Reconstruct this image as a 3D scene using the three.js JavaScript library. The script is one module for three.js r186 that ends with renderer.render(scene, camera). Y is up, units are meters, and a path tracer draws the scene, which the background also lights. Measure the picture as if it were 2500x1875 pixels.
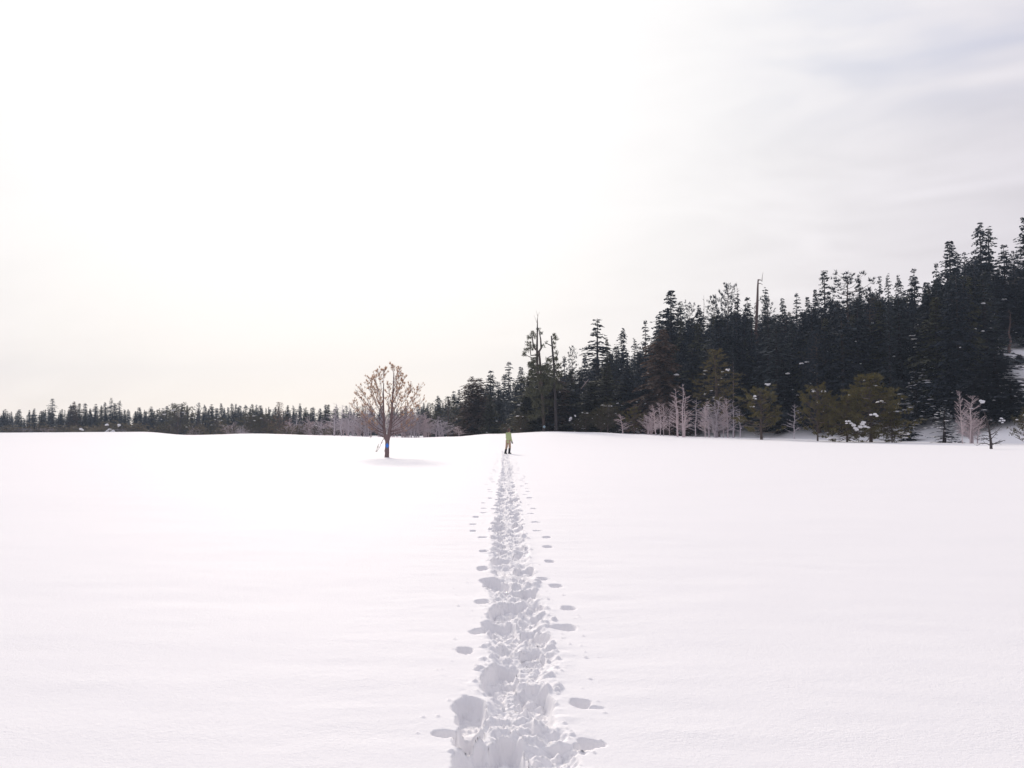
import * as THREE from 'three';
import { ImprovedNoise } from 'three/addons/math/ImprovedNoise.js';
import { MarchingCubes } from 'three/addons/objects/MarchingCubes.js';

// ---------------------------------------------------------------- camera, sky, sun, exposure
const scene = new THREE.Scene();
const FOCAL = 2000, CX = 1250, CY = 937.5, EYE = 1.63, PITCH = Math.atan(112.5 / FOCAL);
const camera = new THREE.PerspectiveCamera(2 * Math.atan(CY / FOCAL) * 180 / Math.PI, 4 / 3, 0.1, 6000);
camera.position.set(0, EYE, 0);
camera.rotation.set(PITCH, 0, 0);

const SUN_AZ = -13 * Math.PI / 180, SUN_EL = 23 * Math.PI / 180;      // ahead, a little to the left
const sunDir = new THREE.Vector3(Math.sin(SUN_AZ) * Math.cos(SUN_EL), Math.sin(SUN_EL), -Math.cos(SUN_AZ) * Math.cos(SUN_EL));
const sun = new THREE.DirectionalLight(new THREE.Color(1, 0.9, 0.8), 2.2);
sun.position.copy(sunDir).multiplyScalar(300);
sun.shadow.radius = 18;
sun.shadow.mapSize.set(4096, 4096);
Object.assign(sun.shadow.camera, { left: -160, right: 160, top: 160, bottom: -160, near: 1, far: 900 });
scene.add(sun, sun.target);

const renderer = new THREE.WebGLRenderer();
renderer.toneMapping = THREE.LinearToneMapping;
renderer.toneMappingExposure = 1.36;
renderer.shadowMap.enabled = true;

scene.fog = new THREE.FogExp2(new THREE.Color(0.66, 0.8, 1.0), 0.0003);

function mulberry(a) { return () => { a |= 0; a = a + 0x6D2B79F5 | 0; let t = Math.imul(a ^ a >>> 15, 1 | a); t = t + Math.imul(t ^ t >>> 7, 61 | t) ^ t; return ((t ^ t >>> 14) >>> 0) / 4294967296; }; }
const perlin = new ImprovedNoise();
const noise = (x, y, z = 0) => perlin.noise(x + 31.7, y + 11.3, z + 5.1);
const fbm = (x, y, z = 0, o = 4) => { let s = 0, a = 0.5, f = 1; for (let i = 0; i < o; i++) { s += a * noise(x * f, y * f, z + i * 7.7); a *= 0.5; f *= 2.03; } return s; };
const clamp = (x, a, b) => Math.min(b, Math.max(a, x));
const smooth = (a, b, x) => { const t = clamp((x - a) / (b - a), 0, 1); return t * t * (3 - 2 * t); };
const mix = (a, b, t) => a + (b - a) * t;
const curve = (table, x) => {                                         // smooth interpolation in [[x, y], ...]
  if (x <= table[0][0]) return table[0][1];
  for (let i = 1; i < table.length; i++) if (x <= table[i][0]) { const [a, p] = table[i - 1], [b, q] = table[i]; return mix(p, q, smooth(a, b, x)); }
  return table[table.length - 1][1];
};

{ // thin high overcast, brightest round the veiled sun, bluer and streakier away from it
  const W = 2048, Hh = 1024, data = new Float32Array(W * Hh * 4);
  for (let r = 0; r < Hh; r++) {
    const el = ((r + 0.5) / Hh - 0.5) * Math.PI, y = Math.sin(el), c = Math.cos(el);
    for (let k = 0; k < W; k++) {
      const a = ((k + 0.5) / W - 0.5) * 2 * Math.PI, x = c * Math.cos(a), z = c * Math.sin(a);
      const g = Math.acos(clamp(x * sunDir.x + y * sunDir.y + z * sunDir.z, -1, 1));
      const up = Math.max(y, 0);
      let L = 0.455 + 0.325 * Math.exp(-Math.pow(Math.max(g - 0.26, 0) / 0.5, 1.4)) + 0.05 * Math.exp(-((g / 0.3) ** 2));
      const across = Math.atan2(x * -sunDir.z + z * sunDir.x, x * sunDir.x + z * sunDir.z);
      const far = smooth(0.3, 0.95, g);
      let R = mix(1.0, 0.985, far), G = mix(0.988, 0.945, far), B = mix(0.985, 1.03, far);
      if (y > 0) {
        const s = 1 / (up + 0.16), px = x * s, pz = z * s;
        const w = fbm(px * 0.9 + 3, pz * 1.6, 2, 3);
        const streak = fbm(px * 1.1 + w * 0.8 - 4.0, pz * 2.3 - px * 1.0 + w, 9, 5);
        const fine = fbm(px * 4.2 + w * 2, pz * 7 - px * 2 + w * 3, 4, 4);
        const cl = streak * 0.7 + fine * 0.36;
        const thin = smooth(0.12, -0.25, cl - (Math.min(up, 0.55) - 0.34) * 0.3) * smooth(0.38, 0.72, g) * smooth(0.27, 0.46, up);  // blue between the streaks
        L *= 1 + cl * 0.36 * smooth(0.22, 0.75, g) * mix(0.6, 1.15, smooth(0.1, 0.45, up));
        R *= mix(1, 0.8, thin); G *= mix(1, 0.87, thin); B *= mix(1, 1.01, thin);
        const low = Math.exp(-up / 0.13) * Math.exp(-((across / 1.25) ** 2));   // warm band along the horizon under the sun
        R *= 1 + 0.02 * low; G *= 1 - 0.075 * low; B *= 1 - 0.2 * low;
        L *= 1 + 0.12 * low * smooth(0.05, 0.6, g) + 0.16 * low;
      } else { L = mix(L, 0.5, smooth(0, -0.1, y)); }
      const at = (r * W + k) * 4;
      data[at] = L * R; data[at + 1] = L * G; data[at + 2] = L * B; data[at + 3] = 1;
    }
  }
  const t = new THREE.DataTexture(data, W, Hh, THREE.RGBAFormat, THREE.FloatType);
  t.mapping = THREE.EquirectangularReflectionMapping; t.magFilter = THREE.LinearFilter; t.needsUpdate = true;
  scene.background = t; scene.environment = t;
}

// ---------------------------------------------------------------- helpers: names, tags, mesh building
const used = new Map();
function numbered(name) { const n = used.get(name) ?? 0; used.set(name, n + 1); return n ? name + '_' + String(n).padStart(3, '0') : name; }
function tag(o, label, category, group, kind) {
  o.userData = {};
  if (label) o.userData.label = label;
  if (category) o.userData.category = category;
  if (group) o.userData.group = group;
  if (kind) o.userData.kind = kind;
  return o;
}
class MB {                                                             // collects triangles, tubes and lumps into one mesh
  constructor() { this.p = []; this.i = []; this.u = []; }
  v(x, y, z, u = 0, w = 0) { this.p.push(x, y, z); this.u.push(u, w); return this.p.length / 3 - 1; }
  tri(a, b, c) { const n = this.v(...a); this.v(...b); this.v(...c); this.i.push(n, n + 1, n + 2); }
  tube(pts, radii, segs = 5, cap = false) {
    const n = pts.length; let ref = [0.31, 0.2, 0.93], prev = -1, len = 0;
    for (let k = 0; k < n; k++) {
      const a = pts[Math.max(0, k - 1)], b = pts[Math.min(n - 1, k + 1)];
      let t = [b[0] - a[0], b[1] - a[1], b[2] - a[2]]; const l = Math.hypot(...t) || 1; t = t.map((q) => q / l);
      if (k) len += Math.hypot(pts[k][0] - pts[k - 1][0], pts[k][1] - pts[k - 1][1], pts[k][2] - pts[k - 1][2]);
      const d = ref[0] * t[0] + ref[1] * t[1] + ref[2] * t[2];
      let s = [ref[0] - d * t[0], ref[1] - d * t[1], ref[2] - d * t[2]]; let sl = Math.hypot(...s);
      if (sl < 0.05) { s = [1, 0, 0]; sl = 1; }
      s = s.map((q) => q / sl); ref = s;
      const w = [t[1] * s[2] - t[2] * s[1], t[2] * s[0] - t[0] * s[2], t[0] * s[1] - t[1] * s[0]];
      const r = radii[k], start = this.p.length / 3;
      for (let q = 0; q <= segs; q++) {
        const A = q / segs * 2 * Math.PI, ca = Math.cos(A) * r, sa = Math.sin(A) * r;
        this.v(pts[k][0] + s[0] * ca + w[0] * sa, pts[k][1] + s[1] * ca + w[1] * sa, pts[k][2] + s[2] * ca + w[2] * sa, q / segs * 1.2, len);
      }
      if (prev >= 0) for (let q = 0; q < segs; q++) { const e = prev + q, f = start + q; this.i.push(e, e + 1, f, e + 1, f + 1, f); }
      prev = start;
    }
    if (cap) { const c = this.v(...pts[n - 1]); for (let q = 0; q < segs; q++) this.i.push(prev + q, prev + q + 1, c); }
  }
  lump(x, y, z, rx, ry, rz, rnd) {                                     // a soft uneven clump
    const g = LUMP, start = this.p.length / 3, a = g.attributes.position, ph = rnd() * 50;
    for (let k = 0; k < a.count; k++) {
      const X = a.getX(k), Y = a.getY(k), Z = a.getZ(k), m = 1 + 0.45 * noise(X * 1.4 + ph, Y * 1.4, Z * 1.4);
      this.v(x + X * rx * m, y + (Y > 0 ? Y : Y * 0.5) * ry * m, z + Z * rz * m);
    }
    for (const k of LUMPI) this.i.push(start + k);
  }
  get empty() { return !this.i.length; }
  geometry() {
    const g = new THREE.BufferGeometry();
    g.setAttribute('position', new THREE.Float32BufferAttribute(this.p, 3));
    g.setAttribute('uv', new THREE.Float32BufferAttribute(this.u, 2));
    g.setIndex(this.i); g.computeVertexNormals();
    return g;
  }
  build(name, material, parent) { const m = new THREE.Mesh(this.geometry(), material); m.name = name; parent?.add(m); return m; }
}
const LUMP = new THREE.BufferGeometry(), LUMPI = [];
{
  const s = new THREE.SphereGeometry(1, 8, 6); LUMP.setAttribute('position', s.attributes.position);
  for (let k = 0; k < s.index.count; k++) LUMPI.push(s.index.getX(k));
}

// ---------------------------------------------------------------- materials
function greyTexture(n, f) {
  const d = new Uint8Array(n * n * 4);
  for (let y = 0; y < n; y++) for (let x = 0; x < n; x++) { const v = clamp(f(x / n, y / n), 0, 1) * 255, at = (y * n + x) * 4; d[at] = d[at + 1] = d[at + 2] = v; d[at + 3] = 255; }
  const t = new THREE.DataTexture(d, n, n); t.wrapS = t.wrapT = THREE.RepeatWrapping; t.magFilter = THREE.LinearFilter; t.needsUpdate = true; return t;
}
const tileNoise = (x, y, f, z) => {                                    // periodic in 1
  const a = noise(x * f, y * f, z), b = noise((x - 1) * f, y * f, z), c = noise(x * f, (y - 1) * f, z), e = noise((x - 1) * f, (y - 1) * f, z);
  return mix(mix(a, b, x), mix(c, e, x), y) * 1.5;
};
const grainRnd = mulberry(5);
const snowGrain = greyTexture(1024, (x, y) => 0.5 + 0.2 * tileNoise(x, y, 14, 1) + 0.2 * tileNoise(x, y, 37, 2) + 0.16 * tileNoise(x, y, 90, 3) + 0.22 * (grainRnd() - 0.5));
const barkGrain = greyTexture(256, (x, y) => 0.5 + 0.35 * tileNoise(x, y * 0.3, 22, 4) + 0.25 * tileNoise(x, y, 18, 6));
const std = (r, g, b, o = {}) => new THREE.MeshStandardMaterial({ color: new THREE.Color().setRGB(r, g, b), roughness: 0.9, ...o });
const leaf = (r, g, b, t = 0.25) => new THREE.MeshPhysicalMaterial({ color: new THREE.Color().setRGB(r, g, b), roughness: 0.85, transmission: t, thickness: 0, side: THREE.DoubleSide, specularIntensity: 0.4 });
const M = {
  snow: new THREE.MeshPhysicalMaterial({ color: new THREE.Color().setRGB(0.9, 0.885, 0.89), roughness: 0.8, specularIntensity: 0.25, bumpMap: snowGrain, bumpScale: 0.0045 }),
  clump: std(0.88, 0.87, 0.885, { roughness: 0.85 }),
  bark: std(0.11, 0.08, 0.07, { bumpMap: barkGrain, bumpScale: 0.02 }),
  darkBark: std(0.055, 0.045, 0.045), snagBark: std(0.15, 0.1, 0.09), paleBark: std(0.36, 0.28, 0.28),
  rose: std(0.55, 0.46, 0.47), greyRose: std(0.5, 0.45, 0.48), heroBark: std(0.2, 0.14, 0.14, { bumpMap: barkGrain, bumpScale: 0.03 }),
  heroTwig: std(0.27, 0.2, 0.2),
  fir: leaf(0.03, 0.04, 0.052, 0.15), firBlue: leaf(0.058, 0.072, 0.078, 0.2), firOlive: leaf(0.075, 0.075, 0.04, 0.2), firBrown: leaf(0.125, 0.08, 0.055, 0.25),
  gold: leaf(0.13, 0.11, 0.036, 0.55), lightGold: leaf(0.16, 0.13, 0.05, 0.5), olive: leaf(0.085, 0.075, 0.035, 0.3), shrub: leaf(0.17, 0.135, 0.08, 0.3), rust: leaf(0.2, 0.12, 0.08, 0.35),
  heroNeedle: leaf(0.5, 0.34, 0.24, 0.55),
};

// ---------------------------------------------------------------- terrain
const hitPx = (x, D) => CX + FOCAL * x / Math.max(D, 25);
const CREST = [[-1500, 0.7], [0, 0.64], [350, 1.0], [460, -0.05], [620, 0.55], [800, 0.2], [1000, -0.06], [1100, 0.19], [1200, 0.93], [1350, 1.36], [1450, 1.25], [1550, 0.95], [1700, 0.49], [1900, 0.31], [2100, 0.09], [2300, 0.01], [2500, -0.03], [4500, 0]];
const CRESTD = [[-1500, 330], [0, 330], [350, 300], [620, 260], [800, 220], [1000, 190], [1100, 180], [1200, 155], [1550, 150], [1700, 142], [1900, 130], [2100, 114], [2500, 104], [4500, 90]];
const FOOT = [[1180, 420], [1330, 255], [1450, 200], [1600, 172], [1800, 150], [2100, 130], [2500, 110], [4500, 90]];
const SLOPE = [[1200, 0], [1350, 0.14], [1450, 0.24], [1700, 0.3], [2320, 0.31], [2430, 0.46], [2500, 0.5], [4500, 0.45]];
function ground(x, z) {
  const D = -z, u = hitPx(x, D), dc = curve(CRESTD, u), hc = curve(CREST, u);
  let h = hc * smooth(62, dc, D);
  if (D > dc) {
    h -= mix(0.9, 0.55, smooth(1500, 2200, u)) * smooth(dc, dc + 14, D);
    const t = D - curve(FOOT, u);
    const s = curve(SLOPE, u);
    if (t > -12) { const q = t < 12 ? (t + 12) ** 2 / 48 : t; h += s * 130 * (1 - Math.exp(-q / 130)) + s * 4 * fbm(x / 28, z / 28, 3, 3) * smooth(0, 25, q); }
    h += (0.35 * fbm(x / 9, z / 9, 8, 3) + 0.5 * fbm(x / 4, z / 4, 5, 3)) * smooth(dc + 3, dc + 15, D);
  }
  h += (0.05 * fbm(x / 14, z / 9, 1, 2)) * smooth(4, 30, Math.abs(D) + Math.abs(x)) + 0.022 * fbm(x / 3.1, z / 1.7, 2, 3) + 0.011 * fbm(x / 0.9 + z * 0.2, z / 0.42, 4, 3) * smooth(60, 20, Math.abs(D));
  return h;
}

// the trampled trail: prints, pole marks and crumbs in a shallow trench
const TRAIL_END = 67;
const trailX = (D) => curve([[3, -0.02], [4.4, 0.03], [6.8, 0.065], [9, -0.01], [11, -0.03], [18, -0.115], [32, -0.18], [50, -0.36], [58, -0.47], [67, -0.62]], D) + 0.03 * noise(D * 0.8, 3);
const prints = [], poles = [], crumbs = new Map();
{
  const r = mulberry(77);
  for (const [x, D, a, b, d, t] of [[-0.25, 4.85, 0.085, 0.24, 0.15, 0.12], [-0.23, 4.5, 0.075, 0.14, 0.2, -0.2], [-0.07, 5.5, 0.1, 0.36, 0.16, -0.08], [0.135, 5.0, 0.1, 0.34, 0.14, 0.1], [0.15, 5.95, 0.09, 0.22, 0.12, 0], [0.17, 6.6, 0.1, 0.28, 0.13, 0.1], [-0.09, 6.85, 0.12, 0.3, 0.13, 0.15], [-0.05, 7.5, 0.13, 0.34, 0.14, -0.2],
    [-0.2, 4.12, 0.1, 0.24, 0.17, -0.15], [-0.02, 4.2, 0.095, 0.26, 0.17, 0.1], [0.19, 4.2, 0.12, 0.2, 0.08, 0.2], [0.22, 7.7, 0.06, 0.2, 0.13, 0.05], [0.16, 8.3, 0.1, 0.24, 0.13, 0.1], [-0.16, 8.75, 0.13, 0.36, 0.15, 0.25], [0.15, 9.6, 0.1, 0.3, 0.13, 0.1], [-0.12, 10.4, 0.11, 0.34, 0.14, -0.1],
    [-0.1, 3.4, 0.12, 0.3, 0.17, 0.1], [0.16, 3.5, 0.1, 0.26, 0.14, -0.1], [-0.2, 2.9, 0.1, 0.26, 0.15, 0]]) prints.push({ x, D, a, b, d, t, s: 0 });
  let D = 10.9, side = 1;
  while (D < TRAIL_END) {
    const far = smooth(13, 50, D) * 0.95;
    prints.push({ x: trailX(D) + side * mix(0.09, 0.17, r()), D, a: mix(0.075, 0.115, r()), b: mix(0.16, 0.28, r()), d: mix(0.08, 0.19, r()) * (1 - 0.5 * far), t: (r() - 0.5) * 0.35, s: r() * 40 });
    if (r() < 0.3) prints.push({ x: trailX(D) + (r() - 0.5) * 0.5, D: D + (r() - 0.5) * 0.3, a: mix(0.06, 0.1, r()), b: mix(0.1, 0.17, r()), d: mix(0.06, 0.16, r()) * (1 - 0.5 * far), t: (r() - 0.5) * 0.9, s: r() * 40 });
    side = -side; D += mix(0.24, 0.46, r());
  }
  for (const s of [-1, 1]) for (let d = 12.2 + r() * 0.4; d < 58; d += mix(0.75, 1.25, r())) {
    if (r() < 0.12) continue;
    poles.push({ x: trailX(d) + s * mix(0.4, 0.62, r()), D: d, a: mix(0.042, 0.066, r()), b: mix(0.05, 0.085, r()), d: mix(0.045, 0.08, r()), t: (r() - 0.5) * 0.8 });
  }
  for (const [x, d, a, b] of [[-0.36, 4.5, 0.058, 0.055], [0.412, 5.0, 0.062, 0.05], [0.415, 4.37, 0.058, 0.06], [0.36, 4.3, 0.045, 0.04], [-0.35, 6.17, 0.06, 0.085], [-0.266, 6.75, 0.066, 0.1], [0.45, 6.9, 0.075, 0.1], [0.52, 7.62, 0.055, 0.09], [-0.29, 7.9, 0.06, 0.085], [0.456, 8.7, 0.06, 0.09], [0.33, 9.1, 0.05, 0.08], [-0.35, 9.75, 0.055, 0.12], [0.46, 10.3, 0.06, 0.1], [-0.38, 11.2, 0.055, 0.1], [0.5, 11.6, 0.06, 0.1]]) poles.push({ x, D: d, a, b, d: 0.075, t: (r() - 0.5) * 0.5 });
  for (const o of [...poles]) if (r() < 0.5) poles.push({ x: o.x + (r() - 0.5) * 0.12, D: o.D + (r() - 0.6) * 0.16, a: o.a * mix(0.4, 1.3, r()), b: o.b * mix(0.4, 1.1, r()), d: mix(0.015, 0.045, r()), t: (r() - 0.5) * 2 });
  const add = (o) => { const k = Math.floor(o.D * 2); if (!crumbs.has(k)) crumbs.set(k, []); crumbs.get(k).push(o); };
  for (let d = 2.6; d < TRAIL_END; d += d < 9 ? 0.0032 : d < 20 ? 0.008 : 0.03) {
    const big = r() ** 4, inside = r() < 0.9;
    add({ x: trailX(d) + (inside ? (r() + r() - 1) * 0.32 : (r() - 0.5) * 1.2), D: d, r: mix(0.01, inside ? 0.055 : 0.016, big) * (d > 12 ? 1.1 : 1), h: mix(0.5, 1.0, r()) });
  }
}
const byD = new Map();
for (const [list, key] of [[prints, 'p'], [poles, 'q']]) for (const o of list) for (let k = Math.floor((o.D - 0.4) * 2); k <= Math.floor((o.D + 0.4) * 2); k++) { const c = byD.get(k) ?? { p: [], q: [] }; c[key].push(o); byD.set(k, c); }
const inPrint = (o, x, D, wx, wz) => { const c = Math.cos(o.t), s = Math.sin(o.t), dx = x - o.x + wx, dz = D - o.D + wz, X = dx * c + dz * s, Z = -dx * s + dz * c; return Math.pow(Math.abs(X) / o.a, 2.3) + Math.pow(Math.abs(Z) / o.b, 2.3); };
function trail(x, D) {
  const off = x - trailX(D), reach = smooth(1.05, 0.8, Math.abs(off));
  if (reach <= 0 || D < 2.3 || D > TRAIL_END) return 0;
  const fade = smooth(TRAIL_END, TRAIL_END - 6, D), cell = byD.get(Math.floor(D * 2));
  const wx = 0.05 * noise(x * 5, D * 4, 1) + 0.014 * noise(x * 18, D * 18, 2), wz = 0.06 * noise(x * 5, D * 5, 6) + 0.026 * noise(x * 15, D * 15, 8);
  const half = 0.2 + 0.08 * noise(D * 1.7, off > 0 ? 4 : 9) + wx;
  const inside = smooth(half + 0.045, half - 0.045, Math.abs(off));
  let depth = 0.045 * inside * (0.6 + 0.9 * smooth(-0.25, 0.35, noise(x * 3.2, D * 2.2, 12))) * mix(1, 0.4, smooth(15, 60, D)), pole = 0;
  if (cell) {
    for (const o of cell.p) { const q = inPrint(o, x, D, wx, wz); if (q < 1.7) depth = Math.max(depth, o.d * smooth(1.5, 0.6, q) * (0.8 + 0.2 * smooth(-o.b, o.b, D - o.D))); }
    for (const o of cell.q) { const q = inPrint(o, x, D, wx * 0.5, wz * 0.6); if (q < 1.6) pole = Math.max(pole, o.d * smooth(1.5, 0.25, q)); }
  }
  let h = -Math.max(depth * 0.82, pole);
  const rough = Math.max(smooth(half + 0.05, half - 0.06, Math.abs(off)), smooth(0.01, 0.05, depth));
  h += rough * (0.018 * noise(x * 7, D * 7, 3) + 0.014 * Math.abs(noise(x * 22, D * 22, 5)) + 0.017 * noise(x * 45, D * 45, 7) + 0.006 * noise(x * 95, D * 95, 4));
  h += smooth(half + 0.2, half, Math.abs(off)) * (1 - inside) * (0.008 + 0.022 * fbm(x * 7, D * 7, 6, 3));     // low pushed-up rim
  let lift = 0;
  for (let k = Math.floor(D * 2 - 0.25); k <= Math.floor(D * 2 + 0.25); k++) for (const o of crumbs.get(k) ?? []) {
    const q = ((x - o.x + wx * 0.5) ** 2 + (D - o.D + wz * 0.5) ** 2) / (o.r * o.r) + 0.5 * noise(x * 60, D * 60, o.r * 90);
    if (q < 1 && q > -1) lift = Math.max(lift, Math.pow(Math.max(0, 1 - Math.max(q, 0)), 0.75) * o.r * o.h);
  }
  return (h + lift) * reach * fade;
}

{
  const XL = -1.35, XR = 1.2, near = 2.4, rows = [];
  for (let d = near; d < TRAIL_END;) { rows.push(d); d += clamp(0.0095 * Math.pow(d / 4, 1.25), 0.0085, 0.075); }
  while ((rows.length - 1) % 4) rows.push(rows[rows.length - 1] + 0.075);
  const cols = []; for (let x = XL; x < XR - 1e-6; x += Math.abs(x + 0.05) < 0.72 ? 0.0105 : 0.03) cols.push(x); cols.push(XR);
  const edge = (x, j) => {                                             // heights along the strip's sides follow the wider sheet's rows
    const a = Math.floor(j / 4) * 4, b = Math.min(a + 4, rows.length - 1), t = b > a ? (rows[j] - rows[a]) / (rows[b] - rows[a]) : 0;
    return mix(ground(x, -rows[a]), ground(x, -rows[b]), t);
  };
  const sheet = (name, xs, ds, H) => {
    const n = xs.length, p = new Float32Array(n * ds.length * 3), u = new Float32Array(n * ds.length * 2), idx = [];
    for (let j = 0; j < ds.length; j++) for (let i = 0; i < n; i++) {
      const at = j * n + i; p[at * 3] = xs[i]; p[at * 3 + 1] = H(xs[i], j, i); p[at * 3 + 2] = -ds[j]; u[at * 2] = xs[i] / 0.9; u[at * 2 + 1] = ds[j] / 0.9;
    }
    return { p, u, n, rows: ds.length, idx };
  };
  const finish = (name, parts, kind, label) => {
    const P = [], U = [], I = []; let base = 0;
    for (const s of parts) {
      for (const v of s.p) P.push(v); for (const v of s.u) U.push(v);
      for (let j = 0; j < s.rows - 1; j++) for (let i = 0; i < s.n - 1; i++) { const a = base + j * s.n + i, b = a + s.n; I.push(a, a + 1, b, a + 1, b + 1, b); }
      base += s.n * s.rows;
    }
    const g = new THREE.BufferGeometry();
    g.setAttribute('position', new THREE.Float32BufferAttribute(P, 3)); g.setAttribute('uv', new THREE.Float32BufferAttribute(U, 2)); g.setIndex(I); g.computeVertexNormals();
    const m = new THREE.Mesh(g, M.snow); m.name = name; tag(m, label, null, null, 'structure'); scene.add(m); return m;
  };
  const strip = sheet('trail', cols, rows, (x, j, i) => (i === 0 || i === cols.length - 1) ? edge(x, j) : j === rows.length - 1 || j === 0 ? ground(x, -rows[j]) : ground(x, -rows[j]) + trail(x, rows[j]));
  finish('snow_trail', [strip], 'structure', 'trampled footpath of deep boot prints and pole marks leading through the snow');
  const out = (from, sign) => { const a = [from]; let s = 0.12, x = from; while (Math.abs(x) < 800) { x += sign * s; a.push(x); s = Math.min(s * 1.06, Math.abs(x) < 170 ? 1.9 : 90); } return sign < 0 ? a.reverse() : a; };
  const coarse = rows.filter((_, j) => j % 4 === 0), last = rows[rows.length - 1];
  const farRows = [last]; { let s = 0.5, d = last; while (d < 900) { d += s; farRows.push(d); s = d < 260 ? Math.min(s * 1.02, 1.6) : Math.min(s * 1.06, 90); } }
  const backRows = [-300, -200, -100, -50, -25, -12, -6, -3, -1.5, -0.5, 0.4, 1.1, 1.8, near];
  const xl = out(XL, -1), xr = out(XR, 1), mid = [XL, -0.6, 0, 0.6, XR], all = [...xl, ...mid.slice(1, -1), ...xr];
  const H = (ds) => (x, j) => ground(x, -ds[j]);
  // the middle columns of the neighbouring sheets must meet the strip's ends: those ends follow the same straight edges
  const endRow = (d) => cols.map((x) => ground(x, -d));
  const joinFar = sheet('', cols, [last, farRows[1]], (x, j) => ground(x, -[last, farRows[1]][j]));
  const joinNear = sheet('', cols, [backRows[12], near], (x, j) => ground(x, -[backRows[12], near][j]));
  const parts = [sheet('', xl, coarse, H(coarse)), sheet('', xr, coarse, H(coarse)), sheet('', all, farRows.slice(1), H(farRows.slice(1))), sheet('', all, backRows.slice(0, 13), H(backRows.slice(0, 13)))];
  for (const [a, b] of [[last, farRows[1]], [backRows[12], near]]) for (const xs of [xl, xr]) parts.push(sheet('', xs, [a, b], H([a, b])));
  parts.push(joinFar, joinNear);
  finish('snow_ground', parts, 'structure', 'wide smooth snow meadow rising to a wooded hillside at one side');
}

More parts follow.
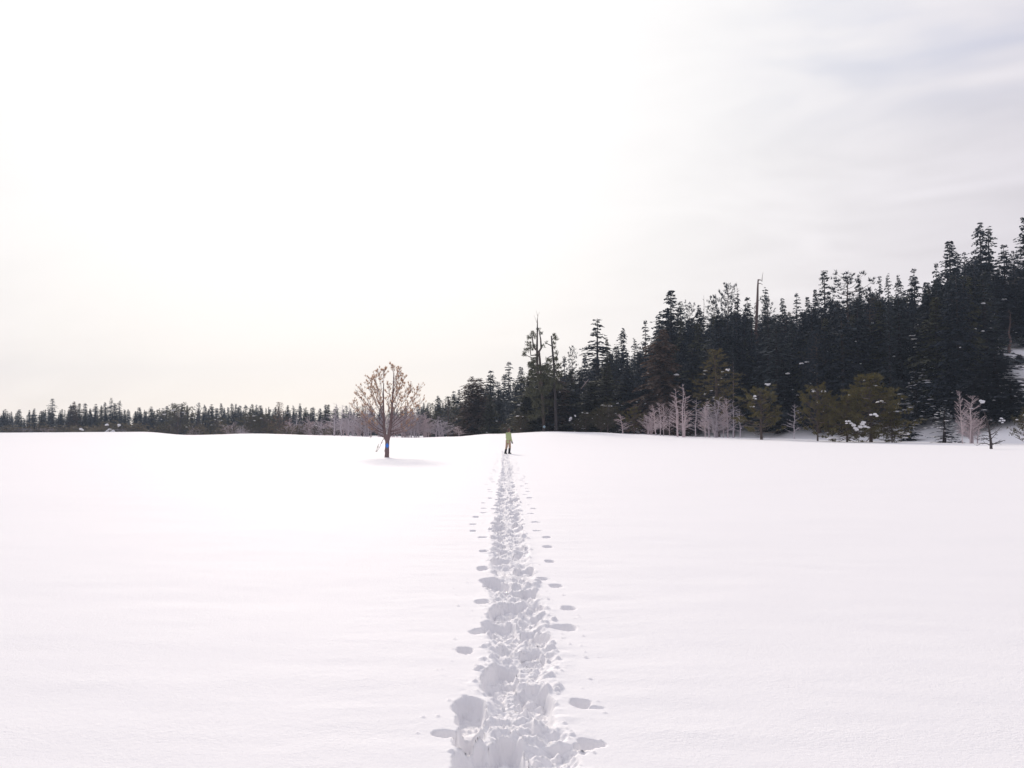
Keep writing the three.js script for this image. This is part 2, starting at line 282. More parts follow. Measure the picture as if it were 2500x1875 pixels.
// ---------------------------------------------------------------- trees: one builder per kind, each variant built once, then cloned
const TAU = Math.PI * 2;
function sized(t, H) {                                                 // the crown's true half width, so that trees can be scaled to a width
  const c = t.getObjectByName('crown').geometry.attributes.position, d = []; for (let k = 0; k < c.count; k += 7) d.push(Math.abs(c.getX(k)));
  d.sort((a, b) => a - b); t.userData.H = H; t.userData.R = d[Math.floor(d.length * 0.97)]; return t;
}
function fir(seed, mat, { R = 3, whorl = 0.52, dens = 1, from = 0.04, droop = 0.35, gap = 0.1, point = 0.72, snow = 5, laden = 0, bark = M.darkBark, topBare = 0, width = 1 } = {}) {
  const r = mulberry(seed), H = 20, t = new THREE.Group(), wood = new MB(), green = new MB(), white = new MB();
  const lean = (r() - 0.5) * 0.4, axis = (y) => [lean * (y / H) ** 2, y, 0.3 * lean * (y / H)];
  const tp = [], tr = []; for (let k = 0; k <= 8; k++) { const y = k / 8 * H; tp.push(axis(y)); tr.push(mix(0.27, 0.02, k / 8) + (k ? 0 : 0.07)); }
  tp[0][1] = -1.5; wood.tube(tp, tr, 6);
  const lop = r() * TAU;
  for (let y = H * from; y < H * (1 - topBare) - 0.15; y += whorl * mix(0.35, 1.55, r()) * mix(1, 0.55, y / H)) {
    const f = y / H, prof = Math.pow(1 - f, point) * (0.7 + 0.3 * smooth(from, from + 0.12, f)) * mix(0.72, 1.25, 0.5 + noise(y * 0.8, seed * 3.1)) + 0.03, n = Math.round(mix(5, 8, r()) * dens * mix(1, 0.75, f));
    const bulge = 1 + 0.35 * noise(y * 0.5, seed * 1.3), a0 = r() * TAU;
    for (let b = 0; b < n; b++) {
      if (r() < gap) continue;
      const a = a0 + b / n * TAU + (r() - 0.5) * 0.7, L = Math.max(0.3, R * prof * bulge * mix(0.55, 1.12, r()) * (1 + 0.16 * Math.cos(a - lop)));
      const ca = Math.cos(a), sa = Math.sin(a), rise = mix(0.1, 0.8, smooth(0.45, 1, f)) + (r() - 0.5) * 0.55, fall = droop * mix(1.2, 0.6, f) * mix(0.6, 1.5, r());
      const [ox, , oz] = axis(y), yb = y + (r() - 0.5) * whorl * 0.9, at = (s) => [ox + ca * L * s, yb + L * (rise * s - (rise + fall) * s * s * 0.8), oz + sa * L * s];
      if (L > 1.2) wood.tube([at(0), at(0.5), at(0.9)], [0.045, 0.03, 0.012], 3);
      const k = Math.max(2, Math.ceil(L / 0.25));
      for (let q = 0; q < k; q++) for (const sd of [-1, 1]) {
        const s = (q + 0.35 + r() * 0.6) / k, p = at(s), turn = sd * mix(0.5, 1.1, r()), ls = (0.16 + L * 0.2 * (1.15 - s)) * mix(0.7, 1.35, r()), w = mix(0.1, 0.19, r()) * width;
        const c = Math.cos(a + turn), d = Math.sin(a + turn), tip = [p[0] + c * ls, p[1] - ls * mix(-0.35, 0.95, r()), p[2] + d * ls];
        const m = [mix(p[0], tip[0], 0.45), mix(p[1], tip[1], 0.3), mix(p[2], tip[2], 0.45)], nx = -d * w, nz = c * w, dy = (r() - 0.5) * 0.3; p[1] += (r() - 0.5) * 0.16;
        green.tri([m[0] + nx, m[1] + dy, m[2] + nz], [m[0] - nx, m[1] - dy, m[2] - nz], tip);
        green.tri(p, [m[0] - nx, m[1] - dy, m[2] - nz], [m[0] + nx, m[1] + dy, m[2] + nz]);
      }
      const e = at(0.8), tip = at(1.06); green.tri([e[0] - sa * 0.09, e[1] + 0.03, e[2] + ca * 0.09], [e[0] + sa * 0.09, e[1] - 0.03, e[2] - ca * 0.09], tip);
      if (laden && L > 0.6 && r() < laden) { const p = at(mix(0.5, 0.85, r())), w = L * mix(0.08, 0.19, r()); white.lump(p[0], p[1] + 0.08, p[2], w * (0.7 + 0.6 * Math.abs(ca)), w * 0.6 + 0.08, w * (0.7 + 0.6 * Math.abs(sa)), r); }
    }
  }
  for (let k = 0; k < snow; k++) {
    const f = mix(from + 0.03, 0.75, r() ** 1.3), a = r() * TAU, q = R * Math.pow(1 - f, point) * mix(0.7, 0.98, r()), w = mix(0.08, 0.26, r() ** 2);
    white.lump(Math.cos(a) * q, f * H - q * droop * 0.3, Math.sin(a) * q, w * mix(0.7, 1.3, r()), w * 1.1, w * mix(0.7, 1.3, r()), r);
  }
  wood.build('trunk', bark, t); green.build('crown', mat, t); if (!white.empty) tag(white.build('snow_cover', M.clump, t), null, null, null, 'stuff');
  return sized(t, H);
}
function tuft(mb, p, dir, len, n, r, wide = 0.09, spread = 0.75) {
  for (let k = 0; k < n; k++) {
    let d = [dir[0] + (r() - 0.5) * 2 * spread, dir[1] + (r() - 0.5) * 2 * spread, dir[2] + (r() - 0.5) * 2 * spread]; const l = Math.hypot(...d) || 1; d = d.map((q) => q / l);
    const L = len * mix(0.65, 1.2, r()), s = r() * TAU, nx = Math.cos(s) * wide * len, nz = Math.sin(s) * wide * len, b = [p[0] + d[0] * L * 0.35, p[1] + d[1] * L * 0.35, p[2] + d[2] * L * 0.35];
    mb.tri(p, [b[0] + nx, b[1], b[2] + nz], [p[0] + d[0] * L, p[1] + d[1] * L, p[2] + d[2] * L]);
    mb.tri(p, [b[0] - nx, b[1] + 0.2 * nz, b[2] - nz], [p[0] + d[0] * L, p[1] + d[1] * L, p[2] + d[2] * L]);
  }
}
function pine(seed, mat, { H = 20, R = 3.4, from = 0.3, n = 80, tufts = 8, sag = 0, clump = 0, len = 0.5, shape = 0.6, lift = 0.25, flat = 1, snow = 4, bark = M.bark, trunk = 0.3, blades = 9, snowSize = 1, lowSnow = 0 } = {}) {
  const r = mulberry(seed), t = new THREE.Group(), wood = new MB(), green = new MB(), white = new MB();
  const lean = (r() - 0.5) * 0.05 * H, axis = (y) => [lean * (y / H) ** 2 + 0.012 * H * noise(y / H * 3, seed), y, 0.012 * H * noise(y / H * 3, seed + 9)];
  const tp = [], tr = []; for (let k = 0; k <= 10; k++) { const y = k / 10 * H * 0.98; tp.push(axis(y)); tr.push(mix(trunk, 0.03, k / 10) * (k ? 1 : 1.25)); }
  tp[0][1] = -1; wood.tube(tp, tr, 7);
  for (let k = 0; k < n; k++) {
    const f = from + (1 - from) * Math.pow((k + r()) / n, 0.85), y = f * H * 0.985, g = (f - from) / (1 - from);
    const prof = shape < 0 ? Math.sqrt(Math.max(0, 1 - (g * 2 - 0.75) ** 2 / 1.6)) : Math.pow(1 - g, shape) * (0.6 + 0.4 * smooth(0, 0.2, g)) + 0.06;
    const L = R * prof * mix(0.35, 1.2, r()) * (1 + 0.5 * noise(y / H * 7, seed + 3, k * 0.05)), a = k * 2.4 + r() * 0.9, ca = Math.cos(a), sa = Math.sin(a), up = lift * mix(0.5, 1.5, r()) + 0.5 * smooth(0.75, 1, g) - sag * (1 - g) ** 3;
    const o = axis(y), at = (s) => [o[0] + ca * L * s, y + L * (up * s * s - 0.12 * (1 - g) * Math.sin(s * Math.PI)), o[2] + sa * L * s];
    wood.tube([at(0), at(0.5), at(1)], [0.02 + 0.018 * L, 0.015 + 0.01 * L, 0.01], 3);
    const m = Math.max(3, Math.round(tufts * (L / R + 0.2)));
    for (let q = 0; q < m; q++) {
      const s = mix(mix(0.38, 0.66, clump), 1.04, Math.sqrt(r())), p = at(s), w = (L * 0.3 * (1.2 - s) + len * 0.45) * mix(1, 0.75, clump);
      p[0] += (r() - 0.5) * 2 * w; p[1] += (r() - 0.35) * w * flat; p[2] += (r() - 0.5) * 2 * w;
      tuft(green, p, [ca * 0.5, 0.75, sa * 0.5], len, blades, r);
    }
    if (r() < snow / n) { const p = at(mix(0.6, 0.95, r())), w = mix(0.12, 0.3, r() ** 2) * snowSize; white.lump(p[0], p[1] + len * 0.4, p[2], w * 1.5, w * 0.8, w * 1.3, r); }
  }
  for (let k = 0; k < lowSnow; k++) { const a = r() * TAU, q = R * mix(0.55, 0.95, r()), w = mix(0.15, 0.45, r()); white.lump(Math.cos(a) * q, mix(0.05, 0.24, r()) * H, Math.sin(a) * q, w * 1.5, w * 0.55, w, r); }
  wood.build('trunk', bark, t); green.build('crown', mat, t); if (!white.empty) tag(white.build('snow_cover', M.clump, t), null, null, null, 'stuff');
  return sized(t, H);
}
function bare(seed, mat, { H = 7, R = 1.5, stems = 1, n = 34, twigs = 7, from = 0.15, lift = 0.55, trunk = 0.09, lean = 0.12, low = 0.0, sub = 4 } = {}) {
  const r = mulberry(seed), t = new THREE.Group(), wood = new MB(), fine = new MB();
  for (let sIdx = 0; sIdx < stems; sIdx++) {
    const bx = stems > 1 ? (r() - 0.5) * R * 0.5 : 0, bz = stems > 1 ? (r() - 0.5) * R * 0.5 : 0, lx = (r() - 0.5) * 2 * lean * H + bx * 0.5, lz = (r() - 0.5) * lean * H, hh = H * (sIdx ? mix(0.65, 0.97, r()) : 1);
    const axis = (f) => [bx + lx * f * f + 0.02 * H * noise(f * 4, seed + sIdx), f * hh, bz + lz * f * f + 0.02 * H * noise(f * 4, seed + sIdx + 40)];
    const tp = [], tr = []; for (let k = 0; k <= 9; k++) { tp.push(axis(k / 9)); tr.push(mix(trunk, 0.012, k / 9) * (k ? 1 : 1.3)); } tp[0][1] = -0.6; wood.tube(tp, tr, 5);
    for (let k = 0; k < n / stems; k++) {
      const f = from + (0.97 - from) * (k + r()) / (n / stems), L = R * (Math.pow(1 - f, 0.6) * 0.9 + 0.14) * mix(0.5, 1.15, r()) * (stems > 1 ? 0.75 : 1), a = r() * TAU, ca = Math.cos(a), sa = Math.sin(a), o = axis(f), up = lift * mix(0.4, 1.4, r()) - low * (1 - f);
      const at = (s) => [o[0] + ca * L * s, o[1] + L * (up * s + 0.25 * s * s), o[2] + sa * L * s];
      wood.tube([at(0), at(0.5), at(1)], [trunk * 0.33 + 0.004, trunk * 0.2 + 0.003, 0.005], 3);
      for (let q = 0; q < twigs; q++) {
        const s = mix(0.15, 1, r()), p = at(s), ta = a + (r() - 0.5) * 2.4, l = L * mix(0.2, 0.5, r()) * (1.15 - s * 0.5), d = [Math.cos(ta) * l, l * (up * 0.5 + mix(-0.1, 0.7, r())), Math.sin(ta) * l], e = [p[0] + d[0], p[1] + d[1], p[2] + d[2]];
        fine.tube([p, e], [0.014, 0.006], 3);
        for (let z = 0; z < sub; z++) { const m = mix(0.3, 1, r()), b = [p[0] + d[0] * m, p[1] + d[1] * m, p[2] + d[2] * m], l2 = l * mix(0.25, 0.6, r()), tb = ta + (r() - 0.5) * 2.6; const c2 = [b[0] + Math.cos(tb) * l2, b[1] + l2 * mix(-0.2, 0.8, r()), b[2] + Math.sin(tb) * l2]; fine.tri([b[0], b[1] - 0.012, b[2]], [b[0] + 0.012, b[1] + 0.012, b[2] + 0.01], c2); }
      }
    }
  }
  wood.build('trunk', mat, t); fine.build('crown', mat, t); return sized(t, H);
}
function shrub(seed, mat, { H = 3, R = 2.2, n = 150, len = 0.42, snow = 0 } = {}) {
  const r = mulberry(seed), t = new THREE.Group(), wood = new MB(), green = new MB(), white = new MB();
  for (let k = 0; k < n; k++) {
    const a = r() * TAU, e = Math.asin(mix(-0.15, 1, r())), q = Math.pow(r(), 0.4), bump = 1 + 0.5 * noise(Math.cos(a) * 1.6 + seed, Math.sin(a) * 1.6, e * 1.6);
    const p = [Math.cos(a) * Math.cos(e) * R * q * bump, Math.max(0.1, H * (0.12 + 0.8 * Math.sin(Math.max(0, e)) * q * bump)), Math.sin(a) * Math.cos(e) * R * q * bump];
    if (k % 4 === 0) wood.tube([[p[0] * 0.05, -0.3, p[2] * 0.05], [p[0] * 0.5, p[1] * 0.55, p[2] * 0.5], p], [0.04, 0.025, 0.01], 3);
    tuft(green, p, [p[0] / R * 0.6, 0.6, p[2] / R * 0.6], len, 10, r, 0.12, 0.9);
  }
  for (let k = 0; k < snow; k++) { const a = r() * TAU, w = mix(0.3, 0.55, r()); white.lump(Math.cos(a) * R * 0.5, H * mix(0.45, 0.85, r()), Math.sin(a) * R * 0.5 + R * 0.4, w, w * 0.8, w, r); }
  wood.build('trunk', M.darkBark, t); green.build('crown', mat, t); if (!white.empty) tag(white.build('snow_cover', M.clump, t), null, null, null, 'stuff');
  return sized(t, H);
}
const lazy = (f) => { let v; return () => v ??= f(); };
const many = (k, f) => { const a = []; for (let i = 0; i < k; i++) a.push(lazy(() => f(i))); return a; };
const KIND = {
  f: ['fir_tree', many(4, (i) => fir(11 + i, M.fir, { R: 2.9 + 0.3 * i, snow: 4 + i }))],
  fb: ['fir_tree', many(3, (i) => fir(31 + i, M.firBlue, { R: 2.6, dens: 0.95, snow: 3, gap: 0.15 }))],
  fo: ['fir_tree', many(3, (i) => fir(51 + i, M.firOlive, { R: 3.2, point: 0.75, snow: 4 }))],
  fr: ['fir_tree', many(2, (i) => fir(71 + i, M.firBrown, { R: 3.6, point: 0.62, snow: 5, droop: 0.45, dens: 1.05 }))],
  s: ['fir_tree', many(4, (i) => fir(91 + i, i % 2 ? M.firBlue : M.fir, { R: 3.2, whorl: 0.62, gap: 0.25, droop: 0.2 + 0.1 * i, point: 0.75, snow: 2, dens: 0.85, width: 1.15 }))],
  w: ['snowy_fir_tree', many(2, (i) => fir(111 + i, M.fir, { R: 3.4, snow: 4, laden: 0.85, droop: 0.5, dens: 0.85, whorl: 0.85, gap: 0.22 }))],
  p: ['pine_tree', many(4, (i) => pine(131 + i, M.fir, { R: 3.3, from: 0.22 + 0.1 * i, shape: i % 2 ? -1 : 0.5, n: 74, tufts: 9 }))],
  po: ['pine_tree', many(2, (i) => pine(151 + i, M.firOlive, { R: 3.3, from: 0.2, shape: 0.55, n: 80, tufts: 9 }))],
  pg: ['pine_tree', many(1, (i) => pine(161 + i, M.lightGold, { R: 3.6, from: 0.08, shape: 0.6, n: 110, tufts: 11, len: 0.45, snow: 5 }))],
  y: ['young_pine_tree', many(3, (i) => pine(171 + i, M.olive, { H: 7, R: 2.6, from: 0.1, n: 84, tufts: 10, len: 0.36, shape: -1, lift: 0.45, trunk: 0.13, snow: 4, snowSize: 1.1, blades: 8 }))],
  yg: ['young_pine_tree', many(3, (i) => pine(191 + i, M.gold, { H: 7, R: 2.4, from: 0.1, clump: 1, n: 80, tufts: 16, len: 0.29, shape: i === 1 ? 0.5 : -1, lift: 0.5, sag: 0.3, trunk: 0.12, snow: 2, blades: 9 }))],
  yb: ['young_pine_tree', many(3, (i) => pine(181 + i, M.gold, { H: 7, R: 3.2, from: 0.07, sag: 0.75, clump: 0.45, n: 125, tufts: 19, len: 0.31, shape: 0.62, lift: 0.35, trunk: 0.14, snow: 2, blades: 9, lowSnow: 3 }))],
  b: ['bare_tree', many(4, (i) => bare(211 + i, M.rose, { R: 1.5 + 0.25 * i, n: 40, twigs: 8 }))],
  bg: ['bare_tree', many(3, (i) => bare(231 + i, M.greyRose, { R: 1.7, n: 26, twigs: 6, lift: 0.3, lean: 0.03 }))],
  bm: ['bare_tree', many(2, (i) => bare(251 + i, M.rose, { R: 1.7, H: 9, stems: 4, n: 70, twigs: 8, lean: 0.02 }))],
  bk: ['bare_tree', many(2, (i) => bare(261 + i, i ? M.greyRose : M.rose, { R: 2.6, H: 6, stems: 5, n: 90, twigs: 9, lean: 0.2, from: 0.08 }))],
  d: ['dead_tree', many(3, (i) => bare(271 + i, M.snagBark, { R: 1.4, H: 20, n: 26, twigs: 3, trunk: 0.24, lift: 0.1, lean: 0.04, from: 0.4 }))],
  dp: ['dead_tree', many(2, (i) => bare(281 + i, M.paleBark, { R: 1.3, H: 12, n: 24, twigs: 3, trunk: 0.13, lift: 0.1, lean: 0.02, from: 0.2 }))],
  u: ['shrub', many(3, (i) => shrub(291 + i, M.shrub, { R: 2.2 }))],
  us: ['shrub', many(1, () => shrub(297, M.shrub, { R: 2.4 }))],
  r: ['brown_conifer_tree', many(2, (i) => pine(301 + i, M.rust, { H: 10, R: 2, from: 0.12, n: 90, tufts: 6, len: 0.3, shape: 0.55, lift: 0.2, trunk: 0.13, snow: 0, blades: 6 }))],
};
const ray = (px, py) => { const a = (px - CX) / FOCAL, b = (CY - py) / FOCAL, c = Math.cos(PITCH), s = Math.sin(PITCH), f = c - b * s; return [a / f, (b * c + s) / f]; };
const spot = (px, py, D) => { const [a, e] = ray(px, py); return [a * D, EYE + e * D, -D]; };       // where a pixel's ray is D metres ahead
const picks = mulberry(404), counter = {};
function plant(kind, px, top, wide, D, label, group, turn) {
  const [name, variants] = KIND[kind], k = (counter[kind] = (counter[kind] ?? -1) + 1), proto = variants[k % variants.length]();
  const [x, yTop] = spot(px, top, D), y0 = ground(x, -D), h = Math.max(1, yTop - y0), o = proto.clone();
  o.name = numbered(name); tag(o, label, name.includes('shrub') ? 'shrub' : 'tree', group);
  const w = wide * D / FOCAL / 2 / proto.userData.R * (/^(f|s|w)/.test(kind) ? 1.25 : 1.08);
  o.position.set(x, y0, -D); o.rotation.y = turn ?? picks() * TAU; o.scale.set(w, h / proto.userData.H, w);
  scene.add(o); return o;
}

// ---------------------------------------------------------------- the wooded hillside and its edge: [kind, px, top, width in px, metres ahead, label]
const HILL = [
  // skyline, left to right
  ['f', 1198, 905, 46, 235, 'dark fir with dense pointed top right of the brownish double-topped fir'],
  ['s', 1242, 882, 46, 240, 'tall thin fir with open upper branches standing above the walker'],
  ['fb', 1230, 914, 30, 232, 'slim blue-green fir tucked left of the thin fir above the walker'],
  ['f', 1273, 897, 44, 225, 'dense dark fir between the walker and the candelabra tree'],
  ['fb', 1257, 930, 40, 215, 'bluish fir right behind the head of the walker'],
  ['s', 1216, 932, 40, 225, 'ragged fir just left above the walker'],
  ['p', 1397, 846, 42, 200, 'slender pine with small round top right of the tall leaning snag'],
  ['fb', 1378, 868, 34, 205, 'dark fir between the leaning snag and the round-topped pine'],
  ['f', 1428, 866, 44, 210, 'low dark fir left of the broad skyline pine'],
  ['s', 1458, 778, 92, 200, 'broad layered pine with open branches standing alone on the skyline'],
  ['fo', 1482, 822, 40, 196, 'olive fir leaning against the broad layered skyline pine'],
  ['f', 1521, 800, 46, 205, 'dark cone-shaped fir right of the broad layered skyline pine'],
  ['fb', 1504, 840, 40, 195, 'small bluish fir below the cone-shaped fir'],
  ['s', 1549, 826, 34, 205, 'faint thin fir in the skyline dip left of the high forest'],
  ['s', 1576, 780, 42, 195, 'thin fir with knobbed top in front of the high forest edge'],
  ['f', 1560, 846, 50, 190, 'dense fir below the thin fir with knobbed top'],
  ['f', 1637, 710, 84, 190, 'massive dark fir that steps up to the high part of the forest'],
  ['s', 1660, 736, 50, 192, 'ragged fir leaning on the massive dark fir'],
  ['f', 1608, 772, 56, 188, 'dark fir on the left shoulder of the massive dark fir'],
  ['p', 1682, 742, 44, 190, 'small flat-topped pine beside the ragged fir on the skyline'],
  ['p', 1740, 726, 58, 188, 'bushy-headed pine right of the dead spike on the skyline'],
  ['f', 1706, 744, 50, 186, 'dark fir around the foot of the dead spike'],
  ['p', 1778, 698, 52, 186, 'tall pine with narrow clumped crown on the middle skyline'],
  ['f', 1824, 726, 46, 188, 'dark fir between the two dead spires of the middle skyline'],
  ['s', 1800, 716, 44, 187, 'loose fir leaning on the short dead spire'],
  ['s', 1866, 703, 50, 185, 'fir rising right of the broken hook-topped snag'],
  ['p', 1876, 728, 56, 182, 'full pine filling the gap right of the hook-topped snag'],
  ['fb', 1910, 728, 36, 190, 'small bluish fir in the low saddle of the skyline'],
  ['s', 1944, 714, 42, 188, 'loose pale fir standing up from the skyline saddle'],
  ['f', 1972, 726, 40, 186, 'short dark fir right of the loose pale fir'],
  ['s', 2012, 660, 62, 180, 'tall loose pine left of the great flat-topped pine'],
  ['f', 1990, 706, 40, 182, 'dark fir on the left flank of the tall loose pine'],
  ['p', 2066, 670, 120, 150, 'great flat-topped pine with layered crown and long bare pale trunk'],
  ['fb', 2097, 676, 32, 178, 'narrow fir just behind the great flat-topped pine'],
  ['s', 2147, 673, 38, 178, 'first of the four small skyline firs right of the great pine'],
  ['s', 2168, 668, 34, 180, 'thin see-through fir second among the four small skyline firs'],
  ['f', 2192, 671, 40, 178, 'dark fir third among the four small skyline firs'],
  ['f', 2231, 656, 52, 172, 'solid dark fir last of the four small skyline firs'],
  ['f', 2258, 690, 36, 178, 'low fir in the notch before the tallest stand'],
  ['s', 2286, 640, 44, 172, 'fir on the left shoulder of the layered giant'],
  ['f', 2318, 587, 88, 165, 'layered giant fir with knobbed top left of the tall pair'],
  ['s', 2337, 620, 54, 167, 'fir hugging the right side of the layered giant'],
  ['s', 2355, 614, 42, 170, 'pointed fir midway between the layered giant and the tall pair'],
  ['f', 2392, 542, 72, 165, 'left and taller fir of the tall pair on the skyline'],
  ['s', 2411, 554, 72, 167, 'right and shorter fir of the tall pair on the skyline'],
  ['f', 2450, 598, 58, 162, 'fir with dark spiked top right of the tall pair'],
  ['p', 2475, 616, 52, 163, 'round-headed pine near the right edge of the skyline'],
  ['f', 2506, 532, 76, 158, 'tall fir cut by the right edge of the picture'],
  // standing in front of the dark mass
  ['fr', 1617, 804, 104, 158, 'large brownish fir standing in front of the dark hillside'],
  ['fo', 1478, 892, 84, 165, 'grey-green conical fir below the broad layered skyline pine'],
  ['fo', 1440, 930, 76, 166, 'olive fir left of the grey-green conical fir'],
  ['fb', 1414, 905, 60, 172, 'bluish fir behind the broken pale branch'],
  ['fo', 1393, 900, 70, 176, 'olive fir under the round-topped pine'],
  ['fr', 1352, 900, 84, 172, 'brownish low fir wrapping the leaning snag'],
  ['fo', 1300, 880, 78, 172, 'olive fir wrapping the foot of the candelabra tree on its left'],
  ['fb', 1332, 885, 70, 174, 'grey fir between the candelabra tree and the leaning snag'],
  ['fo', 1286, 960, 60, 168, 'small olive fir at the left foot of the candelabra tree'],
  ['f', 1530, 890, 70, 168, 'dark fir between the grey-green fir and the brownish fir'],
  ['f', 1575, 880, 60, 170, 'dark fir left behind the large brownish fir'],
  ['pg', 1750, 853, 100, 146, 'golden-green cone-shaped pine standing out from the dark hillside'],
  ['f', 1690, 850, 72, 165, 'dark fir between the brownish fir and the golden-green pine'],
  ['f', 1810, 850, 70, 160, 'dark fir right of the golden-green pine'],
  ['fb', 1915, 880, 64, 150, 'dark bluish fir above the round young pine'],
  ['f', 1960, 850, 76, 152, 'dark fir behind the twin young pines'],
  ['f', 2030, 840, 80, 148, 'dark fir left of the long pale trunk'],
  ['f', 2130, 850, 84, 145, 'dark fir behind the broad yellow-topped pine'],
  ['w', 2160, 800, 64, 150, 'dark fir dotted with snow right of the long pale trunk'],
  ['w', 2285, 838, 100, 136, 'tall snow-laden fir above the small dark corner fir'],
  ['w', 2335, 900, 90, 138, 'snow-laden fir with drooping branches left of the big dark pine'],
  ['w', 2386, 890, 84, 142, 'snow-laden fir half hidden by the big dark pine'],
  ['w', 2235, 900, 84, 134, 'snow-dotted fir behind the small dark fir'],
  ['w', 2205, 820, 78, 146, 'snow-flecked dark fir above the small dark fir'],
  ['w', 2250, 770, 84, 147, 'snow-flecked dark fir below the last small skyline fir'],
  ['w', 2330, 740, 90, 146, 'snow-flecked dark fir below the layered giant'],
  ['w', 2385, 720, 96, 149, 'snow-flecked dark fir below the tall pair'],
  ['f', 2300, 700, 90, 158, 'dense black fir at the left foot of the layered giant'],
  ['f', 2430, 680, 76, 158, 'black fir right below the tall pair'],
  ['f', 2478, 700, 72, 160, 'black fir above the bright snow slope'],
];
HILL.push(
  ['f', 2444, 700, 60, 178, 'black fir at the upper left of the bright snow slope'],
  ['fb', 2492, 690, 66, 176, 'black fir at the top of the bright snow slope by the right edge'],
  ['p', 2516, 640, 80, 172, 'dark pine over the bright snow slope at the right edge'],
  ['f', 2488, 866, 34, 142, 'small dark fir growing in the middle of the bright snow slope'],
  ['w', 2506, 820, 50, 152, 'snowy fir on the upper part of the bright snow slope'],
  ['f', 2446, 860, 26, 140, 'tiny dark fir at the lower left of the bright snow slope'],
);
const YOUNG = [
  ['y', 1483, 990, 56, 149, 'young green pine on the snow edge below the grey-green fir'],
  ['y', 1466, 1000, 44, 150, 'young pine pressed against the left of its greener neighbour'],
  ['y', 1410, 1026, 30, 153, 'small young pine on a thin stem in the snow left of the young green pine'],
  ['y', 1430, 1008, 36, 152, 'slim young pine between the small stemmed pine and the young green pine'],
  ['yg', 1548, 1000, 48, 143, 'young golden-green pine left of the rosy bare trees'],
  ['yg', 1857, 953, 92, 116.5, 'round young pine with orange-lit crown on a forked trunk'],
  ['yg', 1994, 948, 80, 109, 'orange-topped young pine on the left of the broad yellow-topped pine'],
  ['yg', 2030, 975, 60, 108, 'narrow yellowish pine squeezed between the two orange-topped pines'],
  ['yb', 2122, 922, 150, 106, 'broad yellow-topped pine with snow caught in its lowest branches'],
  ['yb', 2066, 968, 84, 104.5, 'left shoulder of foliage of a leaning young pine beside the broad pine'],
  ['yb', 2176, 1000, 76, 104, 'dark low pine spreading over the snow right of the broad pine'],
  ['f', 2216, 1000, 44, 122, 'small dark fir on the shaded snow bank'],
  ['w', 2303, 985, 62, 104, 'small dark corner fir on a snowy knoll by the leaning dead stems'],
  ['f', 2428, 866, 150, 122, 'big dark bushy pine with a bright snow lump on its side'],
  ['f', 2395, 905, 92, 119, 'dark fir forming the left half of the big dark bushy pine'],
  ['f', 2466, 920, 90, 118, 'dark fir forming the right half of the big dark bushy pine'],
  ['y', 2507, 1000, 60, 92, 'olive young pine cut by the right edge on the near snow'],
];
const BARE = [
  ['bk', 1584, 1000, 56, 139, 'rosy twiggy bush-like tree at the left end of the bare grove'],
  ['b', 1600, 987, 30, 134, 'rosy bare tree next to the bush-like one'],
  ['b', 1612, 982, 26, 131, 'thin rosy bare tree standing close beside another stem in the grove'],
  ['b', 1619, 984, 22, 131.5, 'rosy bare stem with a snow-tipped twig in the bare grove'],
  ['b', 1634, 996, 26, 139, 'short bare tree in the gap left of the tallest bare tree'],
  ['bm', 1663, 938, 44, 130, 'tallest rosy bare tree with several straight stems'],
  ['b', 1672, 1008, 26, 134, 'short bare tree at the right foot of the tallest one'],
  ['bg', 1698, 974, 46, 133, 'grey bare tree with wide level branches in the grove'],
  ['b', 1720, 978, 30, 129.5, 'straight rosy bare tree left of the leaning one'],
  ['bk', 1744, 970, 70, 131, 'dense rosy bare tree on a dark leaning trunk'],
  ['b', 1776, 972, 44, 129.5, 'dense rosy bare tree near the right end of the grove'],
  ['b', 1766, 984, 30, 130.5, 'thin rosy bare tree close to the leaning trunk'],
  ['bg', 1790, 980, 44, 129, 'last grey bare tree at the right end of the grove'],
  ['bg', 1806, 1002, 40, 136, 'low grey bare tree behind the right end of the grove'],
  ['b', 1520, 1010, 34, 140, 'small lilac bare sapling standing alone left of the grove'],
  ['bg', 1938, 985, 40, 127, 'thin pale bare tree right of the round young pine'],
  ['b', 2346, 952, 26, 98, 'leaning bare stem with pale top near the right corner'],
  ['b', 2366, 965, 50, 99, 'rosy bare bush-like tree beside the leaning stem'],
  ['bk', 2378, 1000, 60, 100, 'tangle of dark bare twigs behind the small dead tree'],
];
for (const t of [...HILL, ...YOUNG, ...BARE]) plant(...t);
for (const [px, top, wide, D, label] of [
  [1716, 720, 24, 187, 'dead spike above the left part of the high forest'],
  [1807, 688, 22, 187, 'short dead spire in the middle of the skyline'],
  [2463, 755, 26, 150, 'dead leaning trunk on the bright snow slope'],
]) plant('d', px, top, wide, D, label);
for (const [px, top, wide, D, label] of [
  [1800, 770, 12, 176, 'pale dead stem on the dark hillside below the short dead spire'],
  [1932, 880, 12, 150, 'pale dead stem left of the orange-topped young pines'],
  [2340, 770, 12, 148, 'pale dead stem on the dark slope below the layered giant'],
  [1790, 880, 14, 150, 'pale dead stem right of the golden-green pine'],
]) plant('dp', px, top, wide, D, label);

